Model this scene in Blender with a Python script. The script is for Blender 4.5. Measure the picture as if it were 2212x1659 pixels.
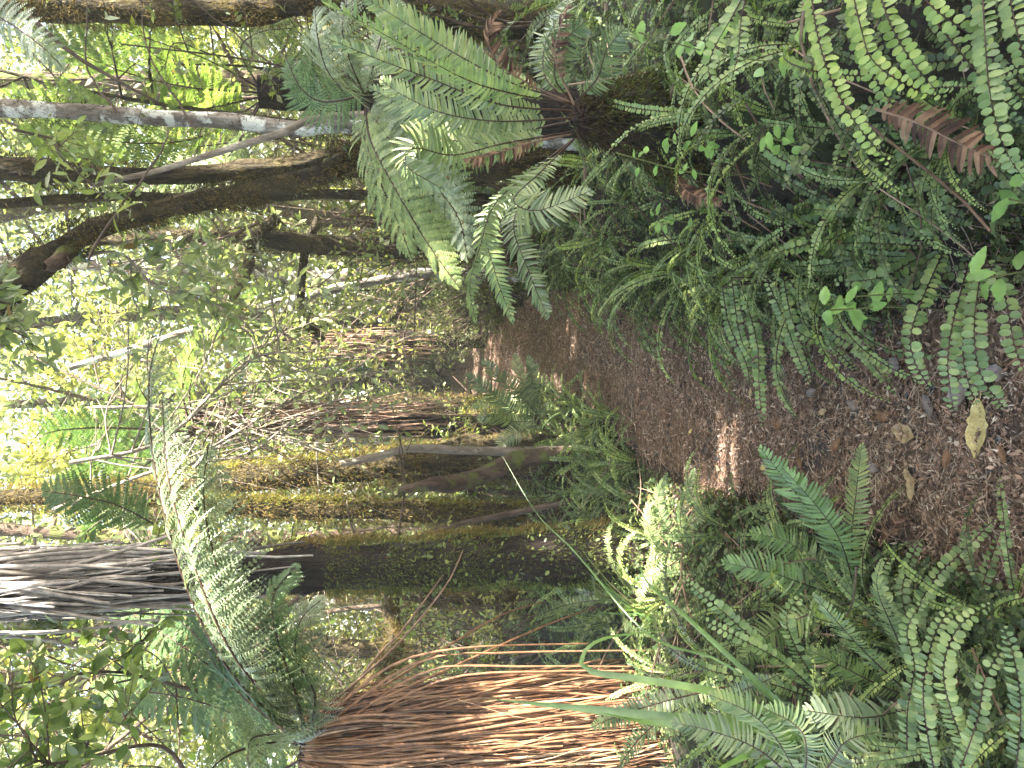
import bpy, math, random
import numpy as np
from mathutils import Vector, Matrix

# ------------------------------------------------------------------ camera, sky, sun, exposure
for o in list(bpy.data.objects):
    bpy.data.objects.remove(o)
SC = bpy.context.scene
COL = SC.collection
PITCH = math.radians(10.8)
CAMZ = 1.5
FPX = 2212 * 26.0 / 36.0          # focal length in the 2212 px wide picture used for measuring
cd = bpy.data.cameras.new('camera')
cd.lens = 26.0
cd.sensor_width = 36.0
cd.clip_start = 0.05
cd.clip_end = 600
cam = bpy.data.objects.new('camera', cd)
COL.objects.link(cam)
cp, sp = math.cos(PITCH), math.sin(PITCH)
# the phone was held upright: the picture's left side is up
cam.matrix_world = Matrix(((0, 1, 0, 0), (-sp, 0, -cp, 0), (-cp, 0, sp, CAMZ), (0, 0, 0, 1)))
SC.camera = cam

SUN_EL, SUN_AZ = math.radians(48), math.radians(115)
SUN = np.array([math.sin(SUN_AZ) * math.cos(SUN_EL), math.cos(SUN_AZ) * math.cos(SUN_EL), math.sin(SUN_EL)])
w = bpy.data.worlds.new("World")
SC.world = w
w.use_nodes = True
nt = w.node_tree
bg = nt.nodes['Background']
sky = nt.nodes.new('ShaderNodeTexSky')
sky.sky_type = 'NISHITA'
sky.sun_disc = False
sky.sun_elevation = SUN_EL
sky.sun_rotation = SUN_AZ
sky.dust_density = 4
sky.ozone_density = .4
nt.links.new(sky.outputs[0], bg.inputs[0])
bg.inputs[1].default_value = 0.115
sl = bpy.data.lights.new('sun', 'SUN')
sl.energy = 5.0
sl.angle = math.radians(0.5)
sl.color = (1.0, 0.94, 0.84)
so = bpy.data.objects.new('sun', sl)
COL.objects.link(so)
so.rotation_euler = Vector(SUN).to_track_quat('Z', 'Y').to_euler()
so.location = (8, 0, 12)
SC.view_settings.view_transform = 'Standard'
SC.view_settings.look = 'None'
SC.view_settings.gamma = 1
SC.view_settings.exposure = 3.42
cy = SC.cycles
cy.max_bounces = 7
cy.diffuse_bounces = 4
cy.glossy_bounces = 2
cy.transmission_bounces = 5
cy.transparent_max_bounces = 4
cy.use_denoising = True
cy.sample_clamp_indirect = 6

rng = np.random.default_rng(7)
random.seed(7)


# ------------------------------------------------------------------ measuring
def W(X, Y, d):
    """World point at depth d (metres ahead) seen at pixel X, Y of the 2212x1659 picture."""
    a = (X - 1106.0) / FPX
    b = (829.5 - Y) / FPX
    t = d / (cp - a * sp)
    return np.array([b * t, d, CAMZ + t * (-sp - a * cp)])


def sstep(a, b, x):
    t = np.clip((x - a) / (b - a), 0, 1)
    return t * t * (3 - 2 * t)


def hash3(i, j, k):
    h = (i * 374761393 + j * 668265263 + k * 2147483647 // 7) & 0xffffffff
    h = ((h ^ (h >> 13)) * 1274126177) & 0xffffffff
    return ((h ^ (h >> 16)) & 0xffff) / 65535.0


def vnoise(x, y, z=0.0):
    x, y, z = np.broadcast_arrays(np.asarray(x, float), np.asarray(y, float), np.asarray(z, float))
    xi, yi, zi = np.floor(x).astype(np.int64), np.floor(y).astype(np.int64), np.floor(z).astype(np.int64)
    fx, fy, fz = x - xi, y - yi, z - zi
    fx, fy, fz = fx * fx * (3 - 2 * fx), fy * fy * (3 - 2 * fy), fz * fz * (3 - 2 * fz)
    r = 0
    for dx in (0, 1):
        for dy in (0, 1):
            for dz in (0, 1):
                wt = (fx if dx else 1 - fx) * (fy if dy else 1 - fy) * (fz if dz else 1 - fz)
                r = r + wt * hash3(xi + dx, yi + dy, zi + dz)
    return r * 2 - 1


def path_x(y):
    return np.interp(y, [-3, 1, 2.4, 3.7, 5.2, 6.5, 8.3, 11, 16], [-.12, -.12, -.13, -.05, .28, .42, .25, -.08, -.3])


def path_w(y):
    return np.interp(y, [0, 2.4, 4, 6, 9, 12, 16], [.37, .39, .46, .48, .38, .32, .2])


def G(x, y):
    """Height of the ground."""
    x, y = np.asarray(x, float), np.asarray(y, float)
    dx = x - path_x(y)
    pw = path_w(y)
    rb = np.interp(y, [0, 1.2, 2.6, 4, 6, 9, 14], [.46, .46, .38, .22, .26, .5, .8])
    lb = np.interp(y, [0, 2, 4, 6, 9, 14], [.24, .22, .16, .24, .45, .7])
    h = rb * sstep(pw * .85, pw + .55, dx) + lb * sstep(pw * .85, pw + .8, -dx)
    off = sstep(pw * .8, pw + .5, np.abs(dx))
    h = h + off * (.07 * vnoise(x * 1.6, y * 1.6) + .16 * vnoise(x * .35 + 5, y * .35)) + .012 * vnoise(x * 4, y * 4)
    h = h + .07 * np.clip(y - 6, 0, 8)
    return h


def GP(X, Y):
    """Where the view ray through pixel X, Y meets the ground."""
    lo, hi = .5, 40.
    for _ in range(40):
        m = (lo + hi) / 2
        p = W(X, Y, m)
        if p[2] > G(p[0], p[1]):
            lo = m
        else:
            hi = m
    p = W(X, Y, lo)
    p[2] = float(G(p[0], p[1]))
    return p


def WG(X, Y, d, lift=.035):
    """W, drawn nearer along the same line of sight while it would lie in the ground."""
    p = W(X, Y, d)
    while p[2] < G(p[0], p[1]) + lift and d > .6:
        d *= .985
        p = W(X, Y, d)
    return p


def nrm(v):
    return v / np.maximum(np.linalg.norm(v, axis=-1, keepdims=True), 1e-9)


# ------------------------------------------------------------------ mesh building
class MB:
    def __init__(s):
        s.V, s.F, s.M, s.n = [], [], [], 0

    def grid(s, V, mat=0, wrap=False):
        """V: (M, K, C, 3): M sheets of K x C points."""
        M, K, C, _ = V.shape
        idx = np.arange(M * K * C).reshape(M, K, C) + s.n
        if wrap:
            nx = np.roll(idx, -1, axis=2)
            f = np.stack([idx[:, :-1], nx[:, :-1], nx[:, 1:], idx[:, 1:]], -1).reshape(-1, 4)
        else:
            f = np.stack([idx[:, :-1, :-1], idx[:, :-1, 1:], idx[:, 1:, 1:], idx[:, 1:, :-1]], -1).reshape(-1, 4)
        s.V.append(V.reshape(-1, 3))
        s.F.append(f)
        s.M.append(np.full(len(f), mat, np.int32))
        s.n += M * K * C

    def mesh(s, name, mats, smooth=True):
        V = np.concatenate(s.V).astype(np.float32)
        F = np.concatenate(s.F).astype(np.int32)
        M = np.concatenate(s.M)
        me = bpy.data.meshes.new(name)
        me.vertices.add(len(V))
        me.vertices.foreach_set('co', V.ravel())
        me.loops.add(F.size)
        me.loops.foreach_set('vertex_index', F.ravel())
        me.polygons.add(len(F))
        me.polygons.foreach_set('loop_start', np.arange(0, F.size, 4, dtype=np.int32))
        me.polygons.foreach_set('material_index', M)
        me.polygons.foreach_set('use_smooth', np.full(len(F), smooth, bool))
        for m in mats:
            me.materials.append(m)
        me.update(calc_edges=True)
        return me

    def build(s, name, mats, parent=None, origin=None, smooth=True):
        if origin is not None:
            s.V = [v - np.asarray(origin) for v in s.V]
        ob = bpy.data.objects.new(name, s.mesh(name, mats, smooth))
        COL.objects.link(ob)
        if parent is not None:
            ob.parent = parent
        elif origin is not None:
            ob.location = origin
        return ob


def tag(o, label, cat, group=None, kind=None):
    o['label'] = label
    o['category'] = cat
    if group:
        o['group'] = group
    if kind:
        o['kind'] = kind
    return o


def thing(name, label, cat, loc, group=None, rz=0.0):
    o = bpy.data.objects.new(name, None)
    o.empty_display_size = .1
    COL.objects.link(o)
    o.location = loc
    o.rotation_euler = (0, 0, rz)
    return tag(o, label, cat, group)


def inst(name, me, parent, M):
    """A part that shares mesh data; M is its 4x4 matrix in the parent's frame."""
    o = bpy.data.objects.new(name, me)
    COL.objects.link(o)
    if parent is not None:
        o.parent = parent
    o.matrix_local = M
    return o


PR_LEAF = [(0, .12), (.3, .85), (.6, .9), (.85, .5), (1, .03)]
PR_OVAL = [(0, .15), (.2, .8), (.5, 1), (.8, .75), (1, .06)]
PR_ROUND = [(0, .35), (.15, .8), (.45, 1), (.8, .85), (1, .3)]
PR_BLADE = [(0, .7), (.3, 1), (.6, .8), (.85, .4), (1, .03)]
PR_PINNA = [(0, .95), (.35, 1), (.65, .85), (.88, .5), (1, .04)]
PR_HEX = [(0, .12), (.45, 1), (1, .06)]
PR_HAIR = [(0, 1), (1, .15)]


def leaves(mb, P, D, N, L, Wd, prof, mat=0, curl=0.0, fold=0.0, side_curl=None):
    """A batch of leaves: base P, direction D, face normal N, length L, width Wd."""
    P = np.atleast_2d(P)
    M = len(P)
    D = nrm(np.broadcast_to(D, (M, 3)))
    N = np.broadcast_to(N, (M, 3))
    N = nrm(N - D * (N * D).sum(-1, keepdims=True) + 1e-6)
    S = np.cross(D, N)
    L = np.broadcast_to(L, (M,))
    Wd = np.broadcast_to(Wd, (M,))
    cu = np.broadcast_to(curl, (M,))
    t = np.array([p[0] for p in prof])
    wd = np.array([p[1] for p in prof])
    c = P[:, None] + D[:, None] * (L[:, None] * t)[..., None] - N[:, None] * (cu[:, None] * L[:, None] * t ** 2)[..., None]
    if side_curl is not None:
        sc = np.broadcast_to(side_curl, (M,))
        c = c + S[:, None] * (sc[:, None] * L[:, None] * t ** 2)[..., None]
    half = (Wd[:, None] * wd * .5)[..., None]
    if fold:
        up = N[:, None] * half * fold
        V = np.stack([c - S[:, None] * half + up, c, c + S[:, None] * half + up], 2)
    else:
        V = np.stack([c - S[:, None] * half, c + S[:, None] * half], 2)
    mb.grid(V, mat)


def tubes(mb, P, R, C=4, mat=0):
    """P: (M, K, 3) centre lines, R: (M, K) radii."""
    P = np.asarray(P, float)
    T = nrm(np.gradient(P, axis=1))
    ref = np.where(np.abs(T[:, :1, 2:3]) > .8, np.array([1., 0, 0]), np.array([0, 0, 1.]))
    A = nrm(np.cross(T, np.broadcast_to(ref, T.shape)))
    B = np.cross(T, A)
    th = np.arange(C) * 2 * math.pi / C
    R = np.broadcast_to(R, P.shape[:2])
    V = P[:, :, None] + R[:, :, None, None] * (A[:, :, None] * np.cos(th)[:, None] + B[:, :, None] * np.sin(th)[:, None])
    mb.grid(V, mat, wrap=True)


def spline(pts, n):
    """Catmull-Rom through pts, n samples evenly spaced by length."""
    p = np.asarray(pts, float)
    if len(p) == 2:
        return p[0] + (p[1] - p[0]) * np.linspace(0, 1, n)[:, None]
    q = np.vstack([2 * p[0] - p[1], p, 2 * p[-1] - p[-2]])
    out = []
    m = max(6, 2 * n // (len(p) - 1))
    for i in range(1, len(q) - 2):
        t = np.linspace(0, 1, m, endpoint=False)[:, None]
        out.append(.5 * (2 * q[i] + (q[i + 1] - q[i - 1]) * t + (2 * q[i - 1] - 5 * q[i] + 4 * q[i + 1] - q[i + 2]) * t ** 2
                         + (3 * q[i] - q[i - 1] - 3 * q[i + 1] + q[i + 2]) * t ** 3))
    out = np.vstack(out + [p[-1:]])
    d = np.concatenate([[0], np.cumsum(np.linalg.norm(np.diff(out, axis=0), axis=1))])
    s = np.linspace(0, d[-1], n)
    return np.stack([np.interp(s, d, out[:, k]) for k in range(3)], 1)


def frame(c, up=None, side=None):
    T = nrm(np.gradient(c, axis=0))
    if side is not None:
        B = np.broadcast_to(side, T.shape)
        B = nrm(B - T * (B * T).sum(-1, keepdims=True))
        return T, np.cross(B, T) * -1, B
    U = np.broadcast_to(up, T.shape)
    N = nrm(U - T * (U * T).sum(-1, keepdims=True) + 1e-6)
    return T, N, np.cross(T, N)


# length of a leaflet along the frond, 0 at the foot and 1 at the tip
SH_LANCE = ([0, .1, .3, .6, .8, .93, 1], [.25, .55, .9, 1, .78, .42, .1])
SH_ROUND = ([0, .1, .3, .7, .88, 1], [.55, .85, 1, .95, .7, .22])
SH_TREE = ([0, .12, .35, .6, .8, .93, 1], [.45, .8, 1, .92, .65, .32, .08])


def frond(mb, pts, up=None, side=None, kind='crown', width=.15, n=40, gap=.12, rad=.004, droop=.15, seed=0, miss=0.0, vee=0.0):
    """One fern frond along pts: a stalk (material 1) with leaflets on both sides (material 0)."""
    r = np.random.default_rng(seed)
    c = spline(pts, 40)
    T, N, B = frame(c, up, side)
    L = np.linalg.norm(np.diff(c, axis=0), axis=1).sum()
    tubes(mb, c[None], (rad * np.linspace(1, .25, 40))[None], 4, 1)
    s = gap + (1 - gap) * (np.arange(n) + .5) / n * .995
    x = s * 39
    i0 = np.clip(x.astype(int), 0, 38)
    f = (x - i0)[:, None]
    lerp = lambda A: A[i0] * (1 - f) + A[i0 + 1] * f
    P0, T0, N0, B0 = lerp(c), nrm(lerp(T)), nrm(lerp(N)), nrm(lerp(B))
    u = (s - gap) / (1 - gap)
    sh = np.interp(u, *(SH_ROUND if kind == 'creek' else SH_TREE if kind == 'tree' else SH_LANCE))
    step = L * (1 - gap) / n
    for sg in (-1, 1):
        keep = r.random(n) >= miss
        k = keep.sum()
        P, Tt, Nn, Bb = P0[keep], T0[keep], N0[keep], B0[keep]
        P = P + Tt * (step * (sg * .22 + r.normal(0, .1, k)))[:, None]
        ln = width * .5 * sh[keep] * r.uniform(.82, 1.1, k)
        if kind == 'creek':
            ang = r.normal(.12, .12, k)
        elif kind == 'tree':
            ang = .35 + .35 * u[keep] + r.normal(0, .05, k)
        else:
            ang = .22 + .45 * u[keep] ** 2 + r.normal(0, .05, k)
        ang = ang + .12 * vnoise(u[keep] * 7 + seed * 3.1, sg * 5.)
        D = nrm(sg * Bb * np.cos(ang)[:, None] + Tt * np.sin(ang)[:, None] + Nn * (vee + r.normal(0, .14, k) + .25 * vnoise(u[keep] * 4 + seed * 1.7, sg * 9.))[:, None])
        Nl = nrm(Nn - sg * Bb * .0 + r.normal(0, .12, (k, 3)))
        if kind == 'creek':
            leaves(mb, P + D * rad * .6, D, nrm(Nl + sg * .25 * Tt), ln, np.minimum(ln * .86, step * 1.1) * r.uniform(.8, 1.12, k), PR_ROUND, 0, droop + r.normal(.08, .16, k), .2)
        elif kind == 'crown':
            leaves(mb, P, D, Nl, ln, step * .8 * r.uniform(.85, 1.1, k), PR_PINNA, 0, droop + r.normal(0, .08, k), .25, side_curl=sg * -.12)
        elif kind == 'shield':
            leaves(mb, P, D, Nl, ln, step * .86, PR_PINNA, 0, droop + r.normal(0, .1, k), .3, side_curl=sg * -.15)
        elif kind == 'tree':
            m = 13
            v = (np.arange(m) + .6) / m
            S = np.cross(D, Nl)
            cc = P[:, None] + D[:, None] * (ln[:, None] * v)[..., None] - Nl[:, None] * (droop * 1.6 * ln[:, None] * v ** 2)[..., None]
            ps = np.interp(v, [0, .2, .7, 1], [.85, 1, .75, .15])
            leaves(mb, P, D, Nl, ln, step * .16, PR_BLADE, 0, droop * 1.6)
            for s2 in (-1, 1):
                DD = nrm(s2 * S[:, None] * .86 + D[:, None] * .5 + r.normal(0, .06, (k, m, 3)))
                ll = (step * .78 * ps)[None] * r.uniform(.85, 1.1, (k, m))
                NN = np.broadcast_to(Nl[:, None], DD.shape)
                leaves(mb, cc.reshape(-1, 3), DD.reshape(-1, 3), NN.reshape(-1, 3), ll.ravel(),
                       np.repeat(ln / m * .9, m), [(0, .9), (.55, .85), (1, .2)], 0, .15)


def arch(L, e0, e1, bend=1.3, sway=0.0):
    """A spine that leaves the ground at e0 degrees and ends at e1 degrees, in the XZ plane."""
    t = np.linspace(0, 1, 14)
    e = np.radians(e0 + (e1 - e0) * t ** bend)
    dx, dz = np.cos(e), np.sin(e)
    x = np.concatenate([[0], np.cumsum((dx[1:] + dx[:-1]) / 2)]) * L / 13
    z = np.concatenate([[0], np.cumsum((dz[1:] + dz[:-1]) / 2)]) * L / 13
    return np.stack([x, sway * t ** 2 * L, z], 1)


# ------------------------------------------------------------------ materials
def newmat(name):
    m = bpy.data.materials.new(name)
    m.use_nodes = True
    t = m.node_tree
    t.nodes.clear()
    return m, t, t.nodes, t.links


def ramp(N, cols):
    r = N.new('ShaderNodeValToRGB')
    e = r.color_ramp.elements
    while len(e) < len(cols):
        e.new(.5)
    for i, c in enumerate(cols):
        e[i].position = c[0]
        e[i].color = (*c[1], 1)
    return r


def leafmat(name, c1, c2, c3, trans=.35, rough=.42, spec=.5, tcol=(1.4, 1.55, .75), isl=.65):
    def tone(c, k=.14):
        l_ = .3 * c[0] + .6 * c[1] + .1 * c[2]
        return tuple((a + (l_ - a) * k) * b_ for a, b_ in zip(c, (1.1, 1.0, .84)))
    c1, c2, c3 = tone(c1), tone(c2), tone(c3)
    m, t, N, K = newmat(name)
    g = N.new('ShaderNodeNewGeometry')
    oi = N.new('ShaderNodeObjectInfo')
    mx = N.new('ShaderNodeMix')
    mx.inputs[0].default_value = 1 - isl
    K.new(g.outputs['Random Per Island'], mx.inputs[2])
    K.new(oi.outputs['Random'], mx.inputs[3])
    rp = ramp(N, [(.12, c1), (.5, c2), (.9, c3)])
    K.new(mx.outputs[0], rp.inputs[0])
    wn = N.new('ShaderNodeTexWhiteNoise')
    wn.noise_dimensions = '1D'
    K.new(g.outputs['Random Per Island'], wn.inputs['W'])
    th_ = N.new('ShaderNodeMath')
    th_.operation = 'GREATER_THAN'
    th_.inputs[1].default_value = .986
    K.new(wn.outputs[0], th_.inputs[0])
    bm = N.new('ShaderNodeMix')
    bm.data_type = 'RGBA'
    K.new(th_.outputs[0], bm.inputs[0])
    K.new(rp.outputs[0], bm.inputs[6])
    bm.inputs[7].default_value = (.20, .13, .05, 1)
    tx = N.new('ShaderNodeTexCoord')
    nz = N.new('ShaderNodeTexNoise')
    nz.inputs['Scale'].default_value = 24
    nz.inputs['Detail'].default_value = 3
    K.new(tx.outputs['Object'], nz.inputs['Vector'])
    rz_ = ramp(N, [(.3, (.72, .74, .7)), (.7, (1.22, 1.2, 1.2))])
    K.new(nz.outputs[0], rz_.inputs[0])
    mv = N.new('ShaderNodeMix')
    mv.data_type = 'RGBA'
    mv.blend_type = 'MULTIPLY'
    mv.inputs[0].default_value = 1
    K.new(bm.outputs[2], mv.inputs[6])
    K.new(rz_.outputs[0], mv.inputs[7])
    rp_out = mv.outputs[2]
    p = N.new('ShaderNodeBsdfPrincipled')
    p.inputs['Roughness'].default_value = rough
    p.inputs['Specular IOR Level'].default_value = spec
    K.new(rp_out, p.inputs['Base Color'])
    tr = N.new('ShaderNodeBsdfTranslucent')
    mu = N.new('ShaderNodeMix')
    mu.data_type = 'RGBA'
    mu.blend_type = 'MULTIPLY'
    mu.inputs[0].default_value = 1
    K.new(rp_out, mu.inputs[6])
    mu.inputs[7].default_value = (*tcol, 1)
    K.new(mu.outputs[2], tr.inputs[0])
    ms = N.new('ShaderNodeMixShader')
    ms.inputs[0].default_value = trans
    K.new(p.outputs[0], ms.inputs[1])
    K.new(tr.outputs[0], ms.inputs[2])
    o = N.new('ShaderNodeOutputMaterial')
    K.new(ms.outputs[0], o.inputs[0])
    return m


def barkmat(name, cols, scale=(9, 9, 3), rough=.85, bump=.6, detail=8, patch=None):
    m, t, N, K = newmat(name)
    tc = N.new('ShaderNodeTexCoord')
    mp = N.new('ShaderNodeMapping')
    mp.inputs['Scale'].default_value = scale
    K.new(tc.outputs['Object'], mp.inputs[0])
    n1 = N.new('ShaderNodeTexNoise')
    n1.inputs['Scale'].default_value = 1.6
    n1.inputs['Detail'].default_value = detail
    n1.inputs['Roughness'].default_value = .7
    K.new(mp.outputs[0], n1.inputs['Vector'])
    rp = ramp(N, cols)
    K.new(n1.outputs[0], rp.inputs[0])
    p = N.new('ShaderNodeBsdfPrincipled')
    p.inputs['Roughness'].default_value = rough
    p.inputs['Specular IOR Level'].default_value = .25
    col = rp.outputs[0]
    if patch:
        n2 = N.new('ShaderNodeTexNoise')
        n2.inputs['Scale'].default_value = patch[2]
        n2.inputs['Detail'].default_value = 5
        K.new(tc.outputs['Object'], n2.inputs['Vector'])
        r2 = ramp(N, [(patch[1], (0, 0, 0)), (patch[1] + .06, (1, 1, 1))])
        K.new(n2.outputs[0], r2.inputs[0])
        mx = N.new('ShaderNodeMix')
        mx.data_type = 'RGBA'
        K.new(r2.outputs[0], mx.inputs[0])
        K.new(col, mx.inputs[6])
        mx.inputs[7].default_value = (*patch[0], 1)
        col = mx.outputs[2]
    K.new(col, p.inputs['Base Color'])
    n3 = N.new('ShaderNodeTexNoise')
    n3.inputs['Scale'].default_value = 6
    n3.inputs['Detail'].default_value = 6
    K.new(mp.outputs[0], n3.inputs['Vector'])
    b = N.new('ShaderNodeBump')
    b.inputs['Strength'].default_value = bump
    b.inputs['Distance'].default_value = .03
    K.new(n3.outputs[0], b.inputs['Height'])
    K.new(b.outputs[0], p.inputs['Normal'])
    o = N.new('ShaderNodeOutputMaterial')
    K.new(p.outputs[0], o.inputs[0])
    return m


def islemat(name, cols, rough=.7, spec=.3, trans=0.0):
    """Colour picked per loose piece (stalks, litter, stones)."""
    m, t, N, K = newmat(name)
    g = N.new('ShaderNodeNewGeometry')
    rp = ramp(N, cols)
    K.new(g.outputs['Random Per Island'], rp.inputs[0])
    tc = N.new('ShaderNodeTexCoord')
    n = N.new('ShaderNodeTexNoise')
    n.inputs['Scale'].default_value = 30
    n.inputs['Detail'].default_value = 4
    K.new(tc.outputs['Object'], n.inputs['Vector'])
    r2 = ramp(N, [(.3, (.55, .55, .55)), (.7, (1.25, 1.25, 1.25))])
    K.new(n.outputs[0], r2.inputs[0])
    mu = N.new('ShaderNodeMix')
    mu.data_type = 'RGBA'
    mu.blend_type = 'MULTIPLY'
    mu.inputs[0].default_value = 1
    K.new(rp.outputs[0], mu.inputs[6])
    K.new(r2.outputs[0], mu.inputs[7])
    p = N.new('ShaderNodeBsdfPrincipled')
    p.inputs['Roughness'].default_value = rough
    p.inputs['Specular IOR Level'].default_value = spec
    K.new(mu.outputs[2], p.inputs['Base Color'])
    o = N.new('ShaderNodeOutputMaterial')
    if trans:
        tr = N.new('ShaderNodeBsdfTranslucent')
        K.new(mu.outputs[2], tr.inputs[0])
        ms = N.new('ShaderNodeMixShader')
        ms.inputs[0].default_value = trans
        K.new(p.outputs[0], ms.inputs[1])
        K.new(tr.outputs[0], ms.inputs[2])
        K.new(ms.outputs[0], o.inputs[0])
    else:
        K.new(p.outputs[0], o.inputs[0])
    return m


M = {}
M['creek'] = leafmat('round fern leaflets', (.09, .17, .06), (.17, .28, .11), (.27, .37, .14), .28, .45)
M['creek_young'] = leafmat('young fern leaflets', (.17, .29, .07), (.25, .38, .10), (.36, .46, .14), .35, .45)
M['crown'] = leafmat('crown fern leaflets', (.07, .13, .055), (.13, .20, .09), (.24, .31, .15), .3, .33, .7)
M['pale'] = leafmat('pale fern leaflets', (.11, .20, .09), (.18, .28, .12), (.26, .34, .13), .33, .42)
M['tree'] = leafmat('tree fern leaflets', (.05, .12, .05), (.09, .18, .08), (.15, .25, .11), .33, .4)
M['silver'] = leafmat('silvery fern leaflets', (.12, .19, .13), (.20, .28, .20), (.31, .39, .29), .28, .34, .7)
M['glow'] = leafmat('backlit tint fern leaflets', (.08, .15, .035), (.13, .21, .06), (.21, .29, .10), .45, .45)  # yellow green of light shining through is put into the leaf colour
M['broad'] = leafmat('shrub leaves', (.08, .14, .05), (.16, .23, .08), (.30, .36, .14), .5, .35)
M['broad_grey'] = leafmat('grey green leaves', (.11, .17, .09), (.20, .27, .15), (.34, .40, .25), .42, .33, .6)
M['broad_yellow'] = leafmat('yellow green leaves', (.16, .20, .06), (.27, .30, .09), (.40, .41, .15), .45, .4)  # warm sunny glow of the background put into the leaf colour
M['broad_yellow2'] = leafmat('sunlit fine leaves', (.065, .11, .03), (.12, .17, .055), (.25, .29, .10), .45, .4)
M['fresh'] = leafmat('fresh fern leaflets', (.10, .20, .06), (.15, .29, .09), (.22, .38, .14), .33, .36, .6)
M['bright_herb'] = leafmat('fresh herb leaves', (.12, .26, .06), (.18, .36, .08), (.24, .42, .11), .3, .4)
M['strap'] = leafmat('strap leaves', (.07, .16, .05), (.11, .22, .06), (.16, .28, .08), .3, .33, .6)
M['shade_canopy'] = leafmat('canopy leaves', (.05, .11, .03), (.08, .15, .04), (.12, .20, .05), .35, .4)
M['far'] = leafmat('distant leaves', (.06, .09, .025), (.12, .155, .045), (.25, .27, .085), .42, .45)  # warmed in colour to stand in for glowing background light
M['stalk_dark'] = islemat('dark fern stalk', [(0, (.025, .013, .010)), (1, (.07, .035, .02))], .5)
M['stalk_green'] = islemat('green fern stalk', [(0, (.09, .13, .04)), (1, (.16, .16, .06))], .5)
M['dead_red'] = islemat('dry red brown stalks', [(0, (.04, .019, .011)), (.3, (.15, .068, .034)), (.65, (.27, .14, .07)), (1, (.45, .31, .19))], .5, .5)
M['dead_grey'] = islemat('weathered grey stalks', [(0, (.07, .055, .045)), (.35, (.22, .185, .16)), (.75, (.36, .32, .29)), (1, (.52, .48, .44))], .6, .4)
M['dead_brown'] = islemat('dry brown stalks', [(0, (.06, .035, .024)), (.5, (.17, .10, .065)), (1, (.36, .24, .165))], .6, .4)
M['dead_leaf'] = islemat('dead fern leaflets', [(0, (.06, .03, .02)), (.5, (.15, .075, .045)), (1, (.30, .18, .11))], .7, .3, .2)
M['trunk_dark'] = barkmat('dark fern trunk', [(.3, (.008, .006, .005)), (.55, (.025, .018, .013)), (.75, (.06, .042, .03))], (14, 14, 4), bump=1)
M['bark'] = barkmat('brown bark', [(.3, (.025, .017, .012)), (.5, (.075, .05, .035)), (.72, (.16, .115, .085))], (10, 10, 3), patch=((.10, .11, .03), .52, 6))
M['bark_moss'] = barkmat('mossy bark', [(.3, (.014, .011, .007)), (.5, (.042, .032, .015)), (.7, (.095, .074, .03))], (9, 9, 4), bump=1)
M['bark_lichen'] = barkmat('lichen bark', [(.3, (.05, .04, .032)), (.5, (.17, .145, .12)), (.7, (.36, .33, .29))], (12, 12, 4), patch=((.58, .58, .53), .5, 9))
M['bark_pale'] = barkmat('pale twig bark', [(.3, (.10, .075, .055)), (.55, (.25, .21, .165)), (.75, (.45, .4, .34))], (14, 14, 5))
M['twig'] = barkmat('twig bark', [(.3, (.05, .035, .025)), (.6, (.13, .095, .07)), (.8, (.24, .19, .15))], (14, 14, 5))
M['moss_ochre'] = leafmat('ochre moss', (.075, .056, .02), (.13, .10, .034), (.22, .175, .06), .25, .8, .1)
M['moss_green'] = leafmat('green moss', (.04, .06, .018), (.08, .11, .028), (.14, .17, .04), .25, .8, .1)
M['moss_bright'] = leafmat('bright moss', (.14, .17, .02), (.24, .26, .03), (.36, .36, .05), .3, .8, .1)
M['moss_dark'] = leafmat('dark moss', (.02, .02, .01), (.05, .045, .02), (.095, .08, .035), .2, .85, .1)
M['litter'] = islemat('path litter', [(0, (.06, .035, .025)), (.25, (.20, .112, .073)), (.55, (.34, .205, .14)), (.85, (.47, .33, .24)), (1, (.64, .53, .42))], .6, .4)
M['stone'] = islemat('path gravel', [(0, (.05, .05, .05)), (.6, (.12, .115, .11)), (1, (.25, .23, .21))], .7)
M['fallen_tan'] = barkmat('tan fallen leaf', [(.3, (.30, .19, .10)), (.55, (.48, .36, .21)), (.75, (.62, .5, .34))], (30, 30, 30), .55, .3)
M['fallen_brown'] = barkmat('brown fallen leaf', [(.3, (.12, .06, .035)), (.55, (.24, .13, .07)), (.75, (.36, .22, .13))], (30, 30, 30), .55, .3)
M['fallen_grey'] = barkmat('grey fallen leaf', [(.3, (.13, .10, .09)), (.55, (.26, .21, .19)), (.75, (.36, .3, .28))], (30, 30, 30), .5, .3)
M['fallen_yellow'] = barkmat('yellow fallen leaf', [(.3, (.38, .27, .10)), (.55, (.58, .46, .2)), (.75, (.68, .58, .32))], (25, 25, 25), .5, .3)
M['under2'] = leafmat('small fern leaves', (.05, .09, .035), (.10, .16, .06), (.18, .24, .10), .3, .45, isl=.95)
M['under'] = leafmat('ground cover leaves', (.03, .065, .02), (.07, .125, .04), (.14, .20, .07), .3, .5, isl=.95)

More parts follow.
